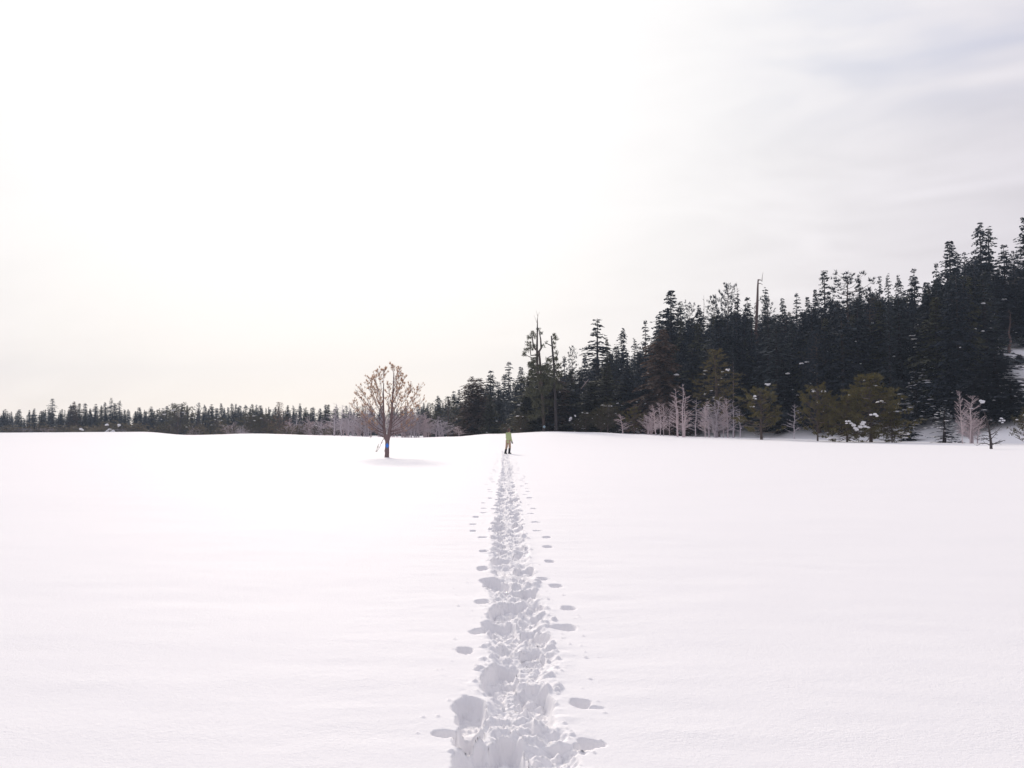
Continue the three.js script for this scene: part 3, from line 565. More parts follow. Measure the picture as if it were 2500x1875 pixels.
// the middle distance, left of the walker
for (const t of [
  ['po', 1050, 984, 50, 205, 'olive pine at the left end of the clump beyond the rosy thicket'],
  ['po', 1094, 968, 74, 200, 'broad golden-olive pine right of the rosy thicket'],
  ['f', 1069, 966, 34, 226, 'dark fir peeping over the golden-olive pines'],
  ['f', 1108, 955, 30, 236, 'left one of two small dark firs above the golden-olive pine'],
  ['f', 1120, 952, 26, 240, 'right one of two small dark firs above the golden-olive pine'],
  ['s', 1136, 958, 22, 236, 'see-through little fir left of the brownish double-topped fir'],
  ['fr', 1153, 919, 60, 205, 'left top of the brownish double-topped fir'],
  ['fr', 1169, 922, 66, 203, 'right top of the brownish double-topped fir with pale layered branches'],
  ['fb', 1128, 985, 50, 215, 'blue dark fir in the hollow left of the brownish double-topped fir'],
  ['fo', 1196, 962, 44, 195, 'olive fir at the right side of the brownish double-topped fir'],
  ['fb', 1218, 950, 50, 205, 'grey-blue fir left of the walker'],
  ['fb', 1182, 945, 50, 222, 'dark blue fir behind the olive fir'],
  ['y', 1233, 1036, 26, 158, 'small brownish young pine just left of the walker'],
  ['y', 1270, 1016, 56, 160, 'bushy young pine just right of the walker'],
  ['bk', 1012, 992, 62, 188, 'rosy thicket tree right of the blazed pine'],
  ['bk', 1040, 1006, 60, 186, 'lilac thicket tree in the middle of the thicket'],
  ['bk', 1072, 1016, 60, 184, 'lilac thicket tree at the right end of the thicket'],
  ['bk', 985, 996, 56, 190, 'rosy thicket tree directly behind the blazed pine'],
  ['bk', 900, 985, 52, 200, 'rosy thicket tree left behind the blazed pine'],
  ['r', 886, 990, 40, 204, 'rust-coloured little conifer left of the blazed pine'],
  ['bg', 817, 985, 60, 205, 'pale bare tree with level branches farthest left of four bare stems'],
  ['bg', 834, 988, 46, 204, 'pale bare tree second from left of four bare stems'],
  ['bg', 852, 987, 46, 203, 'pale bare tree third from left of four bare stems'],
  ['bg', 865, 1000, 36, 202, 'pale bare tree fourth and rightmost of four bare stems'],
  ['b', 1120, 1040, 30, 176, 'small rusty bare bush at the edge below the double-topped fir'],
]) plant(...t);

// mauve thicket below the tree line, left of the blazed pine
for (const [px, top, wide, D] of [[560, 1030, 44, 290], [592, 1036, 40, 285], [705, 1020, 44, 255], [745, 1024, 46, 246], [760, 1016, 44, 244], [782, 1022, 44, 236], [800, 1018, 46, 230], [826, 1014, 44, 222], [843, 1010, 44, 218], [860, 1008, 46, 214], [876, 1004, 44, 210], [928, 1000, 46, 200], [958, 998, 46, 196], [1000, 1004, 44, 191], [480, 1040, 36, 304], [300, 1044, 40, 306], [110, 1042, 44, 325], [60, 1044, 44, 328]]) plant('bk', px, top, wide, D, 'mauve leafless bush in the thicket below the far tree line', 'mauve thicket below the far tree line');

for (const [px, top, wide, D] of [[30, 1036, 60, 326], [95, 1032, 50, 326], [200, 1036, 50, 318], [238, 1038, 44, 312], [320, 1034, 50, 309], [405, 1034, 44, 306], [485, 1030, 50, 304], [553, 1030, 44, 292], [665, 1030, 40, 262], [700, 1034, 40, 252], [815, 1036, 36, 222]]) plant('u', px, top, wide, D, 'tawny rounded shrub at the snow edge under the far tree line', 'tawny shrubs under the far tree line');

// the far tree line
for (const t of [
  ['s', 128, 973, 30, 345, 'tallest layered pine of the far tree line at left'],
  ['fr', 182, 980, 26, 345, 'brownish fir with rounded top in the far tree line'],
  ['s', 272, 971, 24, 345, 'see-through pointed fir rising from the far tree line'],
  ['s', 292, 978, 24, 345, 'see-through fir just right of the pointed one in the far tree line'],
  ['y', 435, 990, 74, 305, 'large dark olive pine rounded down to the snow'],
  ['y', 528, 1022, 54, 302, 'dark olive young pine right of the large rounded pine'],
  ['u', 340, 1030, 52, 308, 'olive shrub between the snow-capped shrub and the large rounded pine'],
  ['us', 275, 1026, 84, 306, 'broad olive shrub with two round snow caps'],
  ['u', 160, 1036, 70, 322, 'low tawny shrub left of the snow-capped shrub'],
  ['u', 380, 1038, 36, 305, 'small olive shrub at the left foot of the large rounded pine'],
  ['y', 612, 1015, 60, 268, 'dark bushy pine behind the low snow rise'],
  ['y', 645, 1013, 58, 266, 'yellowish bushy pine behind the low snow rise'],
  ['r', 684, 982, 50, 258, 'tall brown see-through conifer on the snow edge'],
  ['bg', 723, 1012, 34, 246, 'grey bare little tree right of the tall brown conifer'],
  ['u', 735, 1032, 44, 244, 'brown-olive shrub under the grey bare little tree'],
  ['y', 768, 1042, 24, 232, 'small brown young pine alone on the snow edge'],
  ['y', 792, 1046, 20, 226, 'smallest brown young pine near the four bare stems'],
  ['y', 571, 1043, 18, 282, 'tiny conical pine standing alone by the low snow rise'],
  ['p', 484, 984, 26, 345, 'flat-topped dark pine of the far tree line'],
]) plant(...t);
const FAR = [[12, 998], [47, 1000], [67, 1014], [85, 998], [100, 1004], [150, 1012], [172, 988], [193, 985], [207, 984], [222, 996], [235, 987], [248, 990], [256, 983], [282, 984], [305, 1000], [330, 1003], [340, 994], [355, 1002], [370, 992], [385, 1000], [397, 995], [407, 992], [423, 988], [443, 990], [456, 989], [498, 988], [517, 987], [540, 986], [567, 985], [577, 986], [587, 988], [600, 987], [618, 985], [626, 987], [636, 990], [658, 998], [702, 990], [716, 990], [733, 985], [747, 993], [765, 994], [782, 998], [794, 989], [802, 988], [822, 992], [846, 990], [872, 994], [905, 990], [930, 992], [960, 990], [990, 992], [1020, 988], [1036, 982]];
const far = mulberry(55);
for (const [px, top] of FAR) plant(['f', 'fb', 's', 'f', 'fo'][Math.floor(far() * 5)], px + (far() - 0.5) * 3, top + (far() - 0.5) * 3, mix(17, 27, far()), mix(338, 360, far()), 'small dark conifer in the even far tree line behind the meadow', 'conifers of the far tree line');

// ---------------------------------------------------------------- forest between the named trees
const SKYLINE = [[-300, 1002], [0, 1008], [170, 1003], [300, 1004], [400, 1002], [600, 998], [800, 1002], [1000, 1000], [1060, 985], [1130, 972], [1200, 940], [1260, 930], [1330, 905], [1420, 880], [1480, 845], [1560, 845], [1610, 780], [1640, 760], [1700, 765], [1780, 745], [1900, 752], [2000, 735], [2060, 720], [2150, 700], [2240, 700], [2300, 665], [2390, 620], [2450, 640], [2520, 620], [2700, 560], [3400, 420]];
{
  const r = mulberry(808), groups = [[1290, 1450, 'dark conifer packed in the forest below the round-topped pine'], [1450, 1720, 'dark conifer packed in the hillside forest around the brownish fir'], [1720, 2050, 'dark conifer packed in the hillside forest between golden-green and great pine'], [2050, 2500, 'dark conifer packed in the hillside forest below the tall pair']];
  for (const [a, b, label] of groups) for (let k = 0; k < (b - a) / 11; k++) {
    const px = mix(a, b, r()), D = curve(FOOT, px) + mix(2, 34, r()), base = CY - FOCAL * Math.tan(Math.atan((ground((px - CX) / FOCAL * D, -D) - EYE) / D) - PITCH);
    const top = Math.max(curve(SKYLINE, px) + mix(8, 190, r() ** 1.5), base - FOCAL * 25 / D);
    if (base - top < FOCAL * 7 / D || (px > 2405 && D < 165) || (px > 2130 && D < curve(FOOT, px) + 10)) continue;
    plant(['f', 'f', 'fb', 's', 'f', 'fo', 'p'][Math.floor(r() * 7)], px, top, clamp((base - top) * mix(0.24, 0.36, r()), 26, 84), D, label, label.replace('dark conifer', 'dark conifers'));
  }
  const copies = Array.from({ length: 5 }, () => []), q = new THREE.Quaternion(), up = new THREE.Vector3(0, 1, 0);
  const add = (px, D, top, wf) => {
    const x = (px - CX) / FOCAL * D, y0 = ground(x, -D), h = clamp(EYE + ray(px, top)[1] * D - y0, 4.5, 27);
    copies[Math.floor(r() * 5)].push(new THREE.Matrix4().compose(new THREE.Vector3(x, y0, -D), q.setFromAxisAngle(up, r() * TAU).clone(), new THREE.Vector3(h / 20 * wf, h / 20, h / 20 * wf)));
  };
  for (let k = 0; k < 520; k++) { const px = mix(-260, 1140, r()), D = mix(346, 430, r()); add(px, D, curve(SKYLINE, px) + mix(-6, 22, r()), mix(1.1, 1.5, r())); }
  for (let k = 0; k < 130; k++) { const px = mix(1040, 1300, r()), D = mix(232, 330, r()); add(px, D, curve(SKYLINE, px) + mix(4, 60, r()), mix(1, 1.4, r())); }
  for (let k = 0; k < 1300; k++) { const px = mix(1300, 3100, r()), D = curve(FOOT, px) + mix(10, 120, r()); if (px > 2390 && D < 175) continue; add(px, D, curve(SKYLINE, px) + mix(10, 90, r()), mix(1.1, 1.7, r())); }
  const forest = new THREE.Group(); forest.name = 'forest'; tag(forest, 'dense dark conifer forest covering the hillside and the far edge of the meadow', 'forest', null, 'stuff'); scene.add(forest);
  copies.forEach((list, k) => {
    const proto = KIND[['f', 'fb', 'f', 's', 'fo'][k]][1][k % 3]();
    for (const part of proto.children) { if (part.name === 'snow_cover') continue; const m = new THREE.InstancedMesh(part.geometry, part.material, list.length); m.name = part.name; list.forEach((x, i) => m.setMatrixAt(i, x)); tag(m, null, null, null, 'stuff'); forest.add(m); }
  });
}

// ---------------------------------------------------------------- the candelabra tree, the leaning snag, the hook-topped snag, the small dead tree
function sculpt(name, label, D, basePx, build, category = 'tree') {
  const x = (basePx - CX) / FOCAL * D, y0 = ground(x, -D), o = new THREE.Group(); o.name = numbered(name); tag(o, label, category); o.position.set(x, y0, -D); scene.add(o);
  const P = (px, py, dz = 0) => { const s = spot(px, py, D - dz); return [s[0] - x, s[1] - y0, s[2] + D]; };
  build(o, P, mulberry(Math.round(basePx * 7)), D / FOCAL); return o;
}
const line = (P, pts) => pts.map((p) => P(...p));
sculpt('candelabra_tree', 'old broken candelabra tree with upright forked limbs and sparse foliage', 166, 1326, (o, P, r, m) => {
  const wood = new MB(), pale = new MB(), green = new MB();
  wood.tube(line(P, [[1328, 1062], [1326, 1000], [1322, 930], [1318, 880], [1316, 856]]), [0.38, 0.32, 0.28, 0.25, 0.2], 8, true);
  wood.tube(line(P, [[1319, 960, -1], [1312, 900, -1], [1311, 850, -1], [1312, 800, -1], [1312, 778, -1]]), [0.3, 0.26, 0.22, 0.13, 0.07], 6);
  wood.tube(line(P, [[1312, 855], [1307, 853], [1302, 845], [1300, 828], [1303, 808]]), [0.2, 0.2, 0.17, 0.13, 0.06], 5);
  wood.tube(line(P, [[1318, 866], [1296, 868], [1294, 850], [1296, 832]]), [0.14, 0.14, 0.1, 0.05], 5);
  wood.tube(line(P, [[1316, 858], [1321, 850], [1320, 830], [1317, 812], [1319, 800]]), [0.2, 0.2, 0.16, 0.1, 0.05], 5);
  wood.tube(line(P, [[1312, 872], [1300, 874], [1286, 868], [1280, 862]]), [0.12, 0.1, 0.07, 0.03], 4);
  for (const [a, b, c] of [[[1312, 790], [1308, 780], [1304, 770]], [[1312, 778], [1314, 768], [1318, 762]], [[1312, 782], [1313, 772], [1309, 758]], [[1313, 805], [1319, 800], [1323, 802]]]) pale.tube(line(P, [a, b, c]), [0.05, 0.035, 0.015], 3);
  const clump = (px, py, w, n) => { for (let k = 0; k < (py > 875 ? n * 2.2 : n); k++) tuft(green, P(px + (r() - 0.5) * 2 * w, py + (r() - 0.5) * 2 * w * 0.8, 1.1 + (r() - 0.5) * 2 * w * m * 12), [0, 0.4, 0], 0.55, 9, r, 0.1, 0.9); };
  for (const [x, y, w, n] of [[1300, 815, 5, 14], [1294, 826, 6, 18], [1290, 842, 7, 22], [1284, 856, 6, 20], [1280, 866, 4, 14], [1296, 852, 5, 12], [1308, 822, 4, 9], [1321, 815, 3, 7], [1312, 806, 3, 8], [1326, 845, 4, 9], [1304, 882, 7, 18], [1296, 893, 7, 22], [1312, 900, 9, 26], [1300, 912, 9, 30], [1330, 905, 8, 24], [1325, 925, 11, 40], [1305, 935, 12, 46], [1340, 935, 9, 30], [1296, 960, 13, 46], [1330, 960, 12, 46], [1312, 985, 14, 50], [1340, 985, 10, 34], [1322, 900, 6, 20], [1318, 920, 8, 34], [1328, 950, 9, 40], [1310, 960, 9, 40], [1322, 1010, 14, 50], [1300, 1015, 12, 40], [1312, 870, 4, 10], [1306, 846, 4, 10]]) clump(x, y, w, n);
  wood.build('trunk', M.bark, o); pale.build('dead_top', M.snagBark, o); green.build('crown', M.firOlive, o);
});
sculpt('leaning_snag', 'tall leaning half-dead trunk with a tuft of foliage at its broken tip', 158, 1357, (o, P, r, m) => {
  const wood = new MB(), green = new MB();
  wood.tube(line(P, [[1358, 1060], [1357, 1020], [1355, 950], [1352, 890], [1348, 845], [1346, 820]]), [0.35, 0.29, 0.26, 0.22, 0.18, 0.12], 8, true);
  for (const [a, b, c] of [[[1348, 845], [1338, 840], [1329, 834]], [[1350, 868], [1340, 872], [1334, 878]], [[1351, 880], [1360, 868], [1364, 858]], [[1347, 830], [1353, 824], [1358, 820]], [[1352, 890], [1340, 893], [1332, 890]], [[1353, 905], [1362, 898], [1368, 892]]]) wood.tube(line(P, [a, b, c]), [0.12, 0.08, 0.03], 4);
  const clump = (px, py, w, n) => { for (let k = 0; k < (py > 875 ? n * 2.2 : n); k++) tuft(green, P(px + (r() - 0.5) * 2 * w, py + (r() - 0.5) * 2 * w * 0.8, 0.7 + (r() - 0.5) * 2 * w * m * 12), [0, 0.4, 0], 0.5, 9, r, 0.1, 0.9); };
  for (const [x, y, w, n] of [[1353, 820, 4, 16], [1357, 828, 5, 18], [1352, 838, 4, 10], [1333, 838, 3, 4], [1356, 862, 6, 14], [1340, 880, 7, 16], [1338, 898, 9, 26], [1362, 895, 8, 22], [1344, 912, 9, 26], [1366, 915, 8, 24], [1350, 930, 9, 34], [1340, 945, 9, 34], [1364, 945, 8, 28], [1352, 850, 4, 8], [1357, 878, 5, 12]]) clump(x, y, w, n);
  wood.build('trunk', M.darkBark, o); green.build('crown', M.firOlive, o);
});
sculpt('hook_topped_snag', 'thick broken snag with a hooked bare tip high on the skyline', 183, 1846, (o, P, r) => {
  const wood = new MB(), rough = new MB();
  wood.tube(line(P, [[1845, 860], [1846, 800], [1849, 740], [1850, 700], [1851, 682]]), [0.36, 0.33, 0.28, 0.2, 0.13], 8, true);
  wood.tube(line(P, [[1851, 684], [1856, 683], [1860, 687], [1861, 676], [1863, 664]]), [0.16, 0.12, 0.1, 0.05, 0.02], 4);
  wood.tube(line(P, [[1851, 692], [1857, 692], [1862, 695]]), [0.1, 0.08, 0.04], 4);
  for (let k = 0; k < 40; k++) { const y = mix(735, 850, r()), s = r() < 0.5 ? -1 : 1, l = mix(3, 9, r()); rough.tube(line(P, [[1847, y], [1847 + s * l * 0.6, y + 3, (r() - 0.5)], [1847 + s * l, y + mix(4, 12, r()), (r() - 0.5)]]), [0.1, 0.07, 0.03], 4); }
  wood.build('trunk', M.snagBark, o); rough.build('branch_stubs', M.snagBark, o);
});
sculpt('small_dead_tree', 'small dead tree with bent tip and level bare branches alone on the near snow', 71, 2420, (o, P, r) => {
  const wood = new MB(), fine = new MB();
  const trunk = [[2420, 1099], [2419, 1078], [2416, 1056], [2413, 1040], [2409, 1022], [2403, 1006], [2395, 996]];
  wood.tube(line(P, trunk), [0.13, 0.1, 0.085, 0.065, 0.045, 0.03, 0.014], 6);
  wood.tube(line(P, [[2396, 996], [2389, 1008], [2383, 1018]]), [0.02, 0.015, 0.008], 3);
  const limb = (y, x0, dx, dy, sag) => {
    const a = P(x0, y), z = (r() - 0.5) * 1.6, pts = [a]; for (let k = 1; k <= 4; k++) { const s = k / 4; pts.push(P(x0 + dx * s, y + dy * s + sag * s * (1 - s) * 4, z * s)); }
    wood.tube(pts, [0.05, 0.04, 0.032, 0.022, 0.01], 4);
    for (let k = 0; k < 7; k++) { const s = mix(0.25, 1, r()), b = P(x0 + dx * s, y + dy * s + sag * s * (1 - s) * 4, z * s), l = mix(0.15, 0.5, r()); fine.tube([b, [b[0] + Math.sign(dx) * l * mix(0.3, 1, r()), b[1] + l * mix(-0.4, 0.8, r()), b[2] + (r() - 0.5) * l]], [0.018, 0.008], 3); }
  };
  for (const a of [[1088, 2419, -34, 0, -6], [1087, 2420, 34, -12, -2], [1078, 2418, -30, -4, -5], [1074, 2418, 18, -20, 0], [1066, 2417, -30, 2, -4], [1062, 2417, 22, -14, 2], [1056, 2416, -20, -4, -3], [1052, 2415, 18, -12, 0], [1046, 2414, -12, -8, 0], [1042, 2413, 12, -12, 0], [1034, 2411, -9, -6, 0], [1030, 2411, 8, -8, 0], [1082, 2419, 26, -4, 3], [1070, 2417, -20, 6, -2]]) limb(a[0], a[1], a[2], a[3], a[4]);
  wood.build('trunk', M.darkBark, o); fine.build('twigs', M.darkBark, o);
});
sculpt('fallen_branch', 'pale broken branch hanging slantwise in the dark firs', 164, 1425, (o, P) => { const b = new MB(); b.tube(line(P, [[1437, 926], [1431, 934], [1424, 942], [1418, 950]]), [0.06, 0.1, 0.09, 0.05], 5, true); b.build('branch_wood', M.paleBark, o); const t = new MB(); t.tube(line(P, [[1431, 934], [1426, 932], [1422, 927]]), [0.05, 0.04, 0.02], 4); t.build('side_twig', M.paleBark, o); }, 'branch');

// ---------------------------------------------------------------- the blazed pine near the trail
sculpt('blazed_pine_tree', 'lone small pine with fan-shaped sparse crown and a blue marker on its trunk', 49.4, 944, (o, P, r, m) => {
  const trunk = new MB(), limbs = new MB(), twigs = new MB(), green = new MB(), sprig = new MB();
  trunk.tube(line(P, [[944.5, 1123], [944.5, 1113], [945, 1105], [944.4, 1101], [945.2, 1092], [945.6, 1080], [945.4, 1070], [945, 1062]]), [0.155, 0.138, 0.134, 0.146, 0.126, 0.128, 0.142, 0.12], 10);
  trunk.tube(line(P, [[943, 1074], [940, 1060], [937.5, 1042], [936.5, 1015], [936, 985], [936, 958], [937, 935]]), [0.11, 0.1, 0.082, 0.068, 0.052, 0.036, 0.02], 7);
  trunk.tube(line(P, [[947, 1074], [950, 1058], [953.5, 1040], [956, 1012], [958, 980], [960, 945], [962, 912]]), [0.12, 0.105, 0.09, 0.072, 0.055, 0.036, 0.018], 7);
  const mid = (A, B, s, sag) => [mix(A[0], B[0], s), mix(A[1], B[1], s) + sag * s * (1 - s) * 4, mix(A[2], B[2], s)];
  const spray = (A, B, sag, n, tufty, bareTwigs, thick = 0.028) => {
    const len = Math.hypot(B[0] - A[0], B[1] - A[1], B[2] - A[2]), dir = [(B[0] - A[0]) / len, (B[1] - A[1]) / len, (B[2] - A[2]) / len];
    limbs.tube([0, 0.25, 0.5, 0.75, 1].map((s) => mid(A, B, s, sag)), [1, 0.82, 0.62, 0.42, 0.2].map((q) => q * thick), 5);
    for (let k = 0; k < n; k++) {
      const s = mix(0.3, 1.02, Math.sqrt((k + r()) / n)), p = mid(A, B, s, sag), l = mix(0.14, 0.4, r()) * (1.25 - s * 0.45);
      let d = [dir[0] * 0.6 + (r() - 0.5) * 1.6, dir[1] * 0.3 + mix(-0.2, 1.0, r()), dir[2] * 0.6 + (r() - 0.5) * 1.6]; const q = Math.hypot(...d); d = d.map((v) => v / q);
      const e = [p[0] + d[0] * l, p[1] + d[1] * l, p[2] + d[2] * l];
      twigs.tube([p, mid(p, e, 0.5, -0.03), e], [0.008, 0.006, 0.004], 3);
      if (r() < tufty * smooth(0.15, 0.55, s)) { tuft(green, e, [d[0] * 0.5, 0.85, d[2] * 0.5], mix(0.12, 0.21, r()), 12, r, 0.075, 0.45); if (r() < 0.35) { const h = mid(p, e, 0.6, 0); tuft(green, h, [d[0] * 0.4, 0.9, d[2] * 0.4], mix(0.1, 0.16, r()), 9, r, 0.07, 0.5); } }
      if (r() < bareTwigs) for (let z = 0; z < 4; z++) { const b = mid(p, e, r(), 0), g = l * mix(0.3, 0.7, r()); twigs.tube([b, [b[0] + (r() - 0.5) * g, b[1] + mix(-0.2, 0.8, r()) * g, b[2] + (r() - 0.5) * g]], [0.006, 0.003], 3); }
    }
  };
  const L1 = (t) => [mix(941, 936, Math.min(1, t * 2)), mix(1062, 940, t)], L2 = (t) => [mix(950, 961, t), mix(1058, 915, t)];
  // [leader, height on it, tip px, tip py, depth of the tip, sag, twigs, share with needles]
  for (const [q, t, x, y, z, sag, n, full] of [
    [1, 0.12, 872, 958, 0.6, -0.12, 30, 0.85], [1, 0.2, 880, 948, -0.8, -0.1, 30, 0.9], [1, 0.05, 862, 985, -0.2, -0.2, 26, 0.55], [1, 0.35, 897, 938, 1.1, -0.08, 26, 0.95], [1, 0.45, 903, 926, -0.4, -0.05, 28, 1], [1, 0.6, 916, 924, 0.5, -0.05, 24, 1], [1, 0.7, 924, 908, -0.7, 0, 24, 1], [1, 0.85, 936, 905, 0.2, 0, 24, 1],
    [2, 0.92, 962, 897, 0, 0, 26, 1], [2, 0.8, 972, 906, -0.4, 0, 24, 1], [2, 0.62, 978, 910, 0.6, 0, 20, 0.9], [2, 0.6, 968, 925, -0.9, 0, 22, 0.9], [2, 0.45, 987, 924, 0.3, -0.05, 26, 0.9], [2, 0.32, 1000, 941, -0.6, -0.08, 26, 0.85], [2, 0.2, 1003, 952, 0.9, -0.1, 26, 0.8], [2, 0.14, 1025, 946, 0, -0.15, 34, 0.85], [2, 0.08, 1032, 978, -0.5, -0.18, 28, 0.7], [2, 0.1, 1018, 968, 1.1, -0.16, 26, 0.7],
    [1, 0.3, 912, 970, -1.6, -0.1, 24, 0.6], [2, 0.3, 975, 965, 1.7, -0.1, 24, 0.6], [1, 0.3, 925, 972, 1.7, -0.1, 24, 0.6], [2, 0.35, 965, 955, -1.7, -0.1, 24, 0.7],
    [1, 0.25, 950, 990, -0.6, -0.05, 22, 0.5], [2, 0.5, 948, 942, 0.4, -0.03, 20, 0.9], [2, 0.3, 946, 975, -0.5, -0.05, 22, 0.6], [1, 0.5, 922, 950, 0.9, -0.06, 22, 0.8], [2, 0.45, 974, 945, 0.8, -0.06, 22, 0.8], [1, 0.2, 928, 985, -1.2, -0.1, 22, 0.5], [2, 0.2, 968, 985, 1.0, -0.1, 22, 0.5],
    [1, 0.02, 888, 1015, 0.8, -0.2, 24, 0.25], [1, 0.02, 875, 1006, -0.7, -0.2, 24, 0.3], [2, 0.03, 1008, 1012, 0.7, -0.2, 24, 0.25], [2, 0.02, 1018, 1025, -0.4, -0.16, 24, 0.2], [1, 0.1, 900, 990, 1.4, -0.15, 24, 0.4], [2, 0.1, 992, 995, -1.4, -0.15, 24, 0.4],
  ]) { const [ax, ay] = (q === 1 ? L1 : L2)(t); spray(P(ax, ay), P(x, y, z), sag, Math.round(Math.min(n * 1.0, 3 + Math.hypot(x - ax, y - ay) * 0.27)), full, 1 - full * 0.6, mix(0.028, 0.014, t)); }
  for (const [x, y, x2, y2, z, sag, n] of [[941, 1066, 905, 1046, 0.3, -0.1, 14], [942, 1070, 908, 1040, -0.6, -0.12, 14], [950, 1066, 984, 1052, 0.4, 0.06, 14], [951, 1060, 1010, 1042, -0.3, -0.1, 20], [950, 1056, 1000, 1030, 0.9, -0.1, 20], [940, 1058, 893, 1034, -0.9, -0.1, 20]]) spray(P(x, y), P(x2, y2, z), sag, n, 0.2, 0.95, 0.03);
  limbs.tube(line(P, [[939, 1067], [932, 1079], [927, 1092], [921, 1103]]), [0.02, 0.016, 0.012, 0.006], 4);
  limbs.tube(line(P, [[906, 1047], [908, 1058], [906, 1068]]), [0.014, 0.01, 0.006], 4);
  for (const [x, y, n] of [[924, 1092, 3], [922, 1096, 2], [919, 1100, 4], [925, 1086, 2], [931, 1079, 1], [906, 1062, 2], [905, 1067, 2]]) for (let k = 0; k < n; k++) tuft(sprig, P(x + (r() - 0.5) * 4, y + (r() - 0.5) * 3, (r() - 0.5) * 0.12), [-0.3, -0.1, 0], 0.11, 10, r, 0.08, 0.9);
  trunk.build('trunk', M.heroBark, o); limbs.build('limbs', M.heroBark, o); twigs.build('twigs', M.heroTwig, o); green.build('crown', M.heroNeedle, o);
  const s = sprig.build('hanging_sprig', M.olive, o); s.userData.label = 'broken branch hanging down with dark needle tufts';
});

// ---------------------------------------------------------------- trail markers nailed to trunks
function marker(label, px, py, D, w, h, color) {
  const s = new THREE.Shape([new THREE.Vector2(0, h / 2), new THREE.Vector2(w / 2, 0), new THREE.Vector2(0, -h / 2), new THREE.Vector2(-w / 2, 0)]);
  const g = new THREE.ExtrudeGeometry(s, { depth: 0.004, bevelEnabled: true, bevelSize: 0.003, bevelThickness: 0.002, bevelSegments: 1 });
  const o = new THREE.Group(); o.name = numbered('trail_marker'); tag(o, label, 'sign'); o.position.set(...spot(px, py, D)); scene.add(o);
  const p = new THREE.Mesh(g, color); p.name = 'plate'; o.add(p);
  for (const y of [h * 0.33, -h * 0.33]) { const n = new THREE.Mesh(new THREE.SphereGeometry(w * 0.05, 8, 6), M.darkBark); n.name = 'nail'; n.position.set(0, y, 0.007); o.add(n); }
}
marker('bright blue diamond marker nailed to the trunk of the lone pine', 945.3, 1088, 49.4 - 0.152, 0.22, 0.34, std(0.03, 0.2, 0.72, { roughness: 0.45, metalness: 0 }));
marker('pale blue diamond marker at the foot of the old candelabra tree', 1328.6, 1042, 166 - 0.66, 0.62, 0.68, std(0.5, 0.68, 0.78, { roughness: 0.4 }));

// ---------------------------------------------------------------- snow lumps caught low in the young pines at right
{
  const clumps = [
    ['long forked snow clump bridging the lowest boughs of the broad pine', 102.5, [[2066, 1029, 3], [2067, 1034, 3], [2073, 1029, 4], [2078, 1034, 4], [2084, 1039, 6], [2088, 1046, 6], [2092, 1050, 5], [2100, 1043, 6], [2105, 1036, 6], [2108, 1032, 6], [2112, 1042, 5], [2120, 1044, 4]]],
    ['snow cushion on a dark bough higher up in the broad pine', 101.5, [[2126, 1013, 4], [2136, 1012, 5], [2141, 1016, 4]]],
    ['bright snow lump on the left flank of the big dark bushy pine', 112, [[2394, 979, 4], [2398, 983, 5], [2401, 980, 4]]],
    ['small white snow lump on the bough of the lowest fir at the right edge', 112, [[2445, 1022, 3.6], [2450, 1027, 4], [2441, 1028, 3], [2447, 1032, 3]]],
    ['snow cap on the left side of the round young pine', 115, [[1843, 968, 4], [1840, 973, 3], [1845, 974, 3]]],
    ['hanging crescent of snow in the firs right of the leaning snag', 160, [[1393, 1023, 4], [1391, 1027, 3], [1394, 1020, 3]]],
    ['round snow ball just above the hanging crescent of snow', 160, [[1404, 1015, 2.4], [1405, 1017, 1.8]]],
    ['bright snow lump right of the golden-green pine', 142, [[1774, 903, 3.4], [1778, 905, 3], [1780, 902, 2.4]]],
    ['bright snow lump on the dark slope above the round young pine', 144, [[1875, 940, 4.5], [1870, 938, 3], [1879, 938, 3]]],
    ['left one of two round snow caps on the broad olive shrub', 301, [[261, 1038, 4.6]]],
    ['right one of two round snow caps on the broad olive shrub', 301, [[291, 1038, 4], [289, 1041, 2.5]]],
    ['low snow mound at the foot of the broad olive shrub', 301, [[262, 1054, 5], [268, 1050, 5], [275, 1054, 6]]],
    ['small snow cap left of the broad olive shrub', 304, [[197, 1048, 4], [202, 1050, 3]]],
    ['snow patch on the dark slope below the great pine', 118, [[1985, 951, 4], [1988, 956, 3]]],
  ];
  const r = mulberry(909);
  for (const [label, D, bits] of clumps) sculpt('snow_clump', label, D, bits[0][0], (o, P, rr, m) => { const b = new MB(); for (const [px, py, s] of bits) b.lump(...P(px, py), s * m * 1.0, s * m * 0.8, s * m * 1.0, r); b.build('snow_lump', M.clump, o); }, 'snow clump');
}

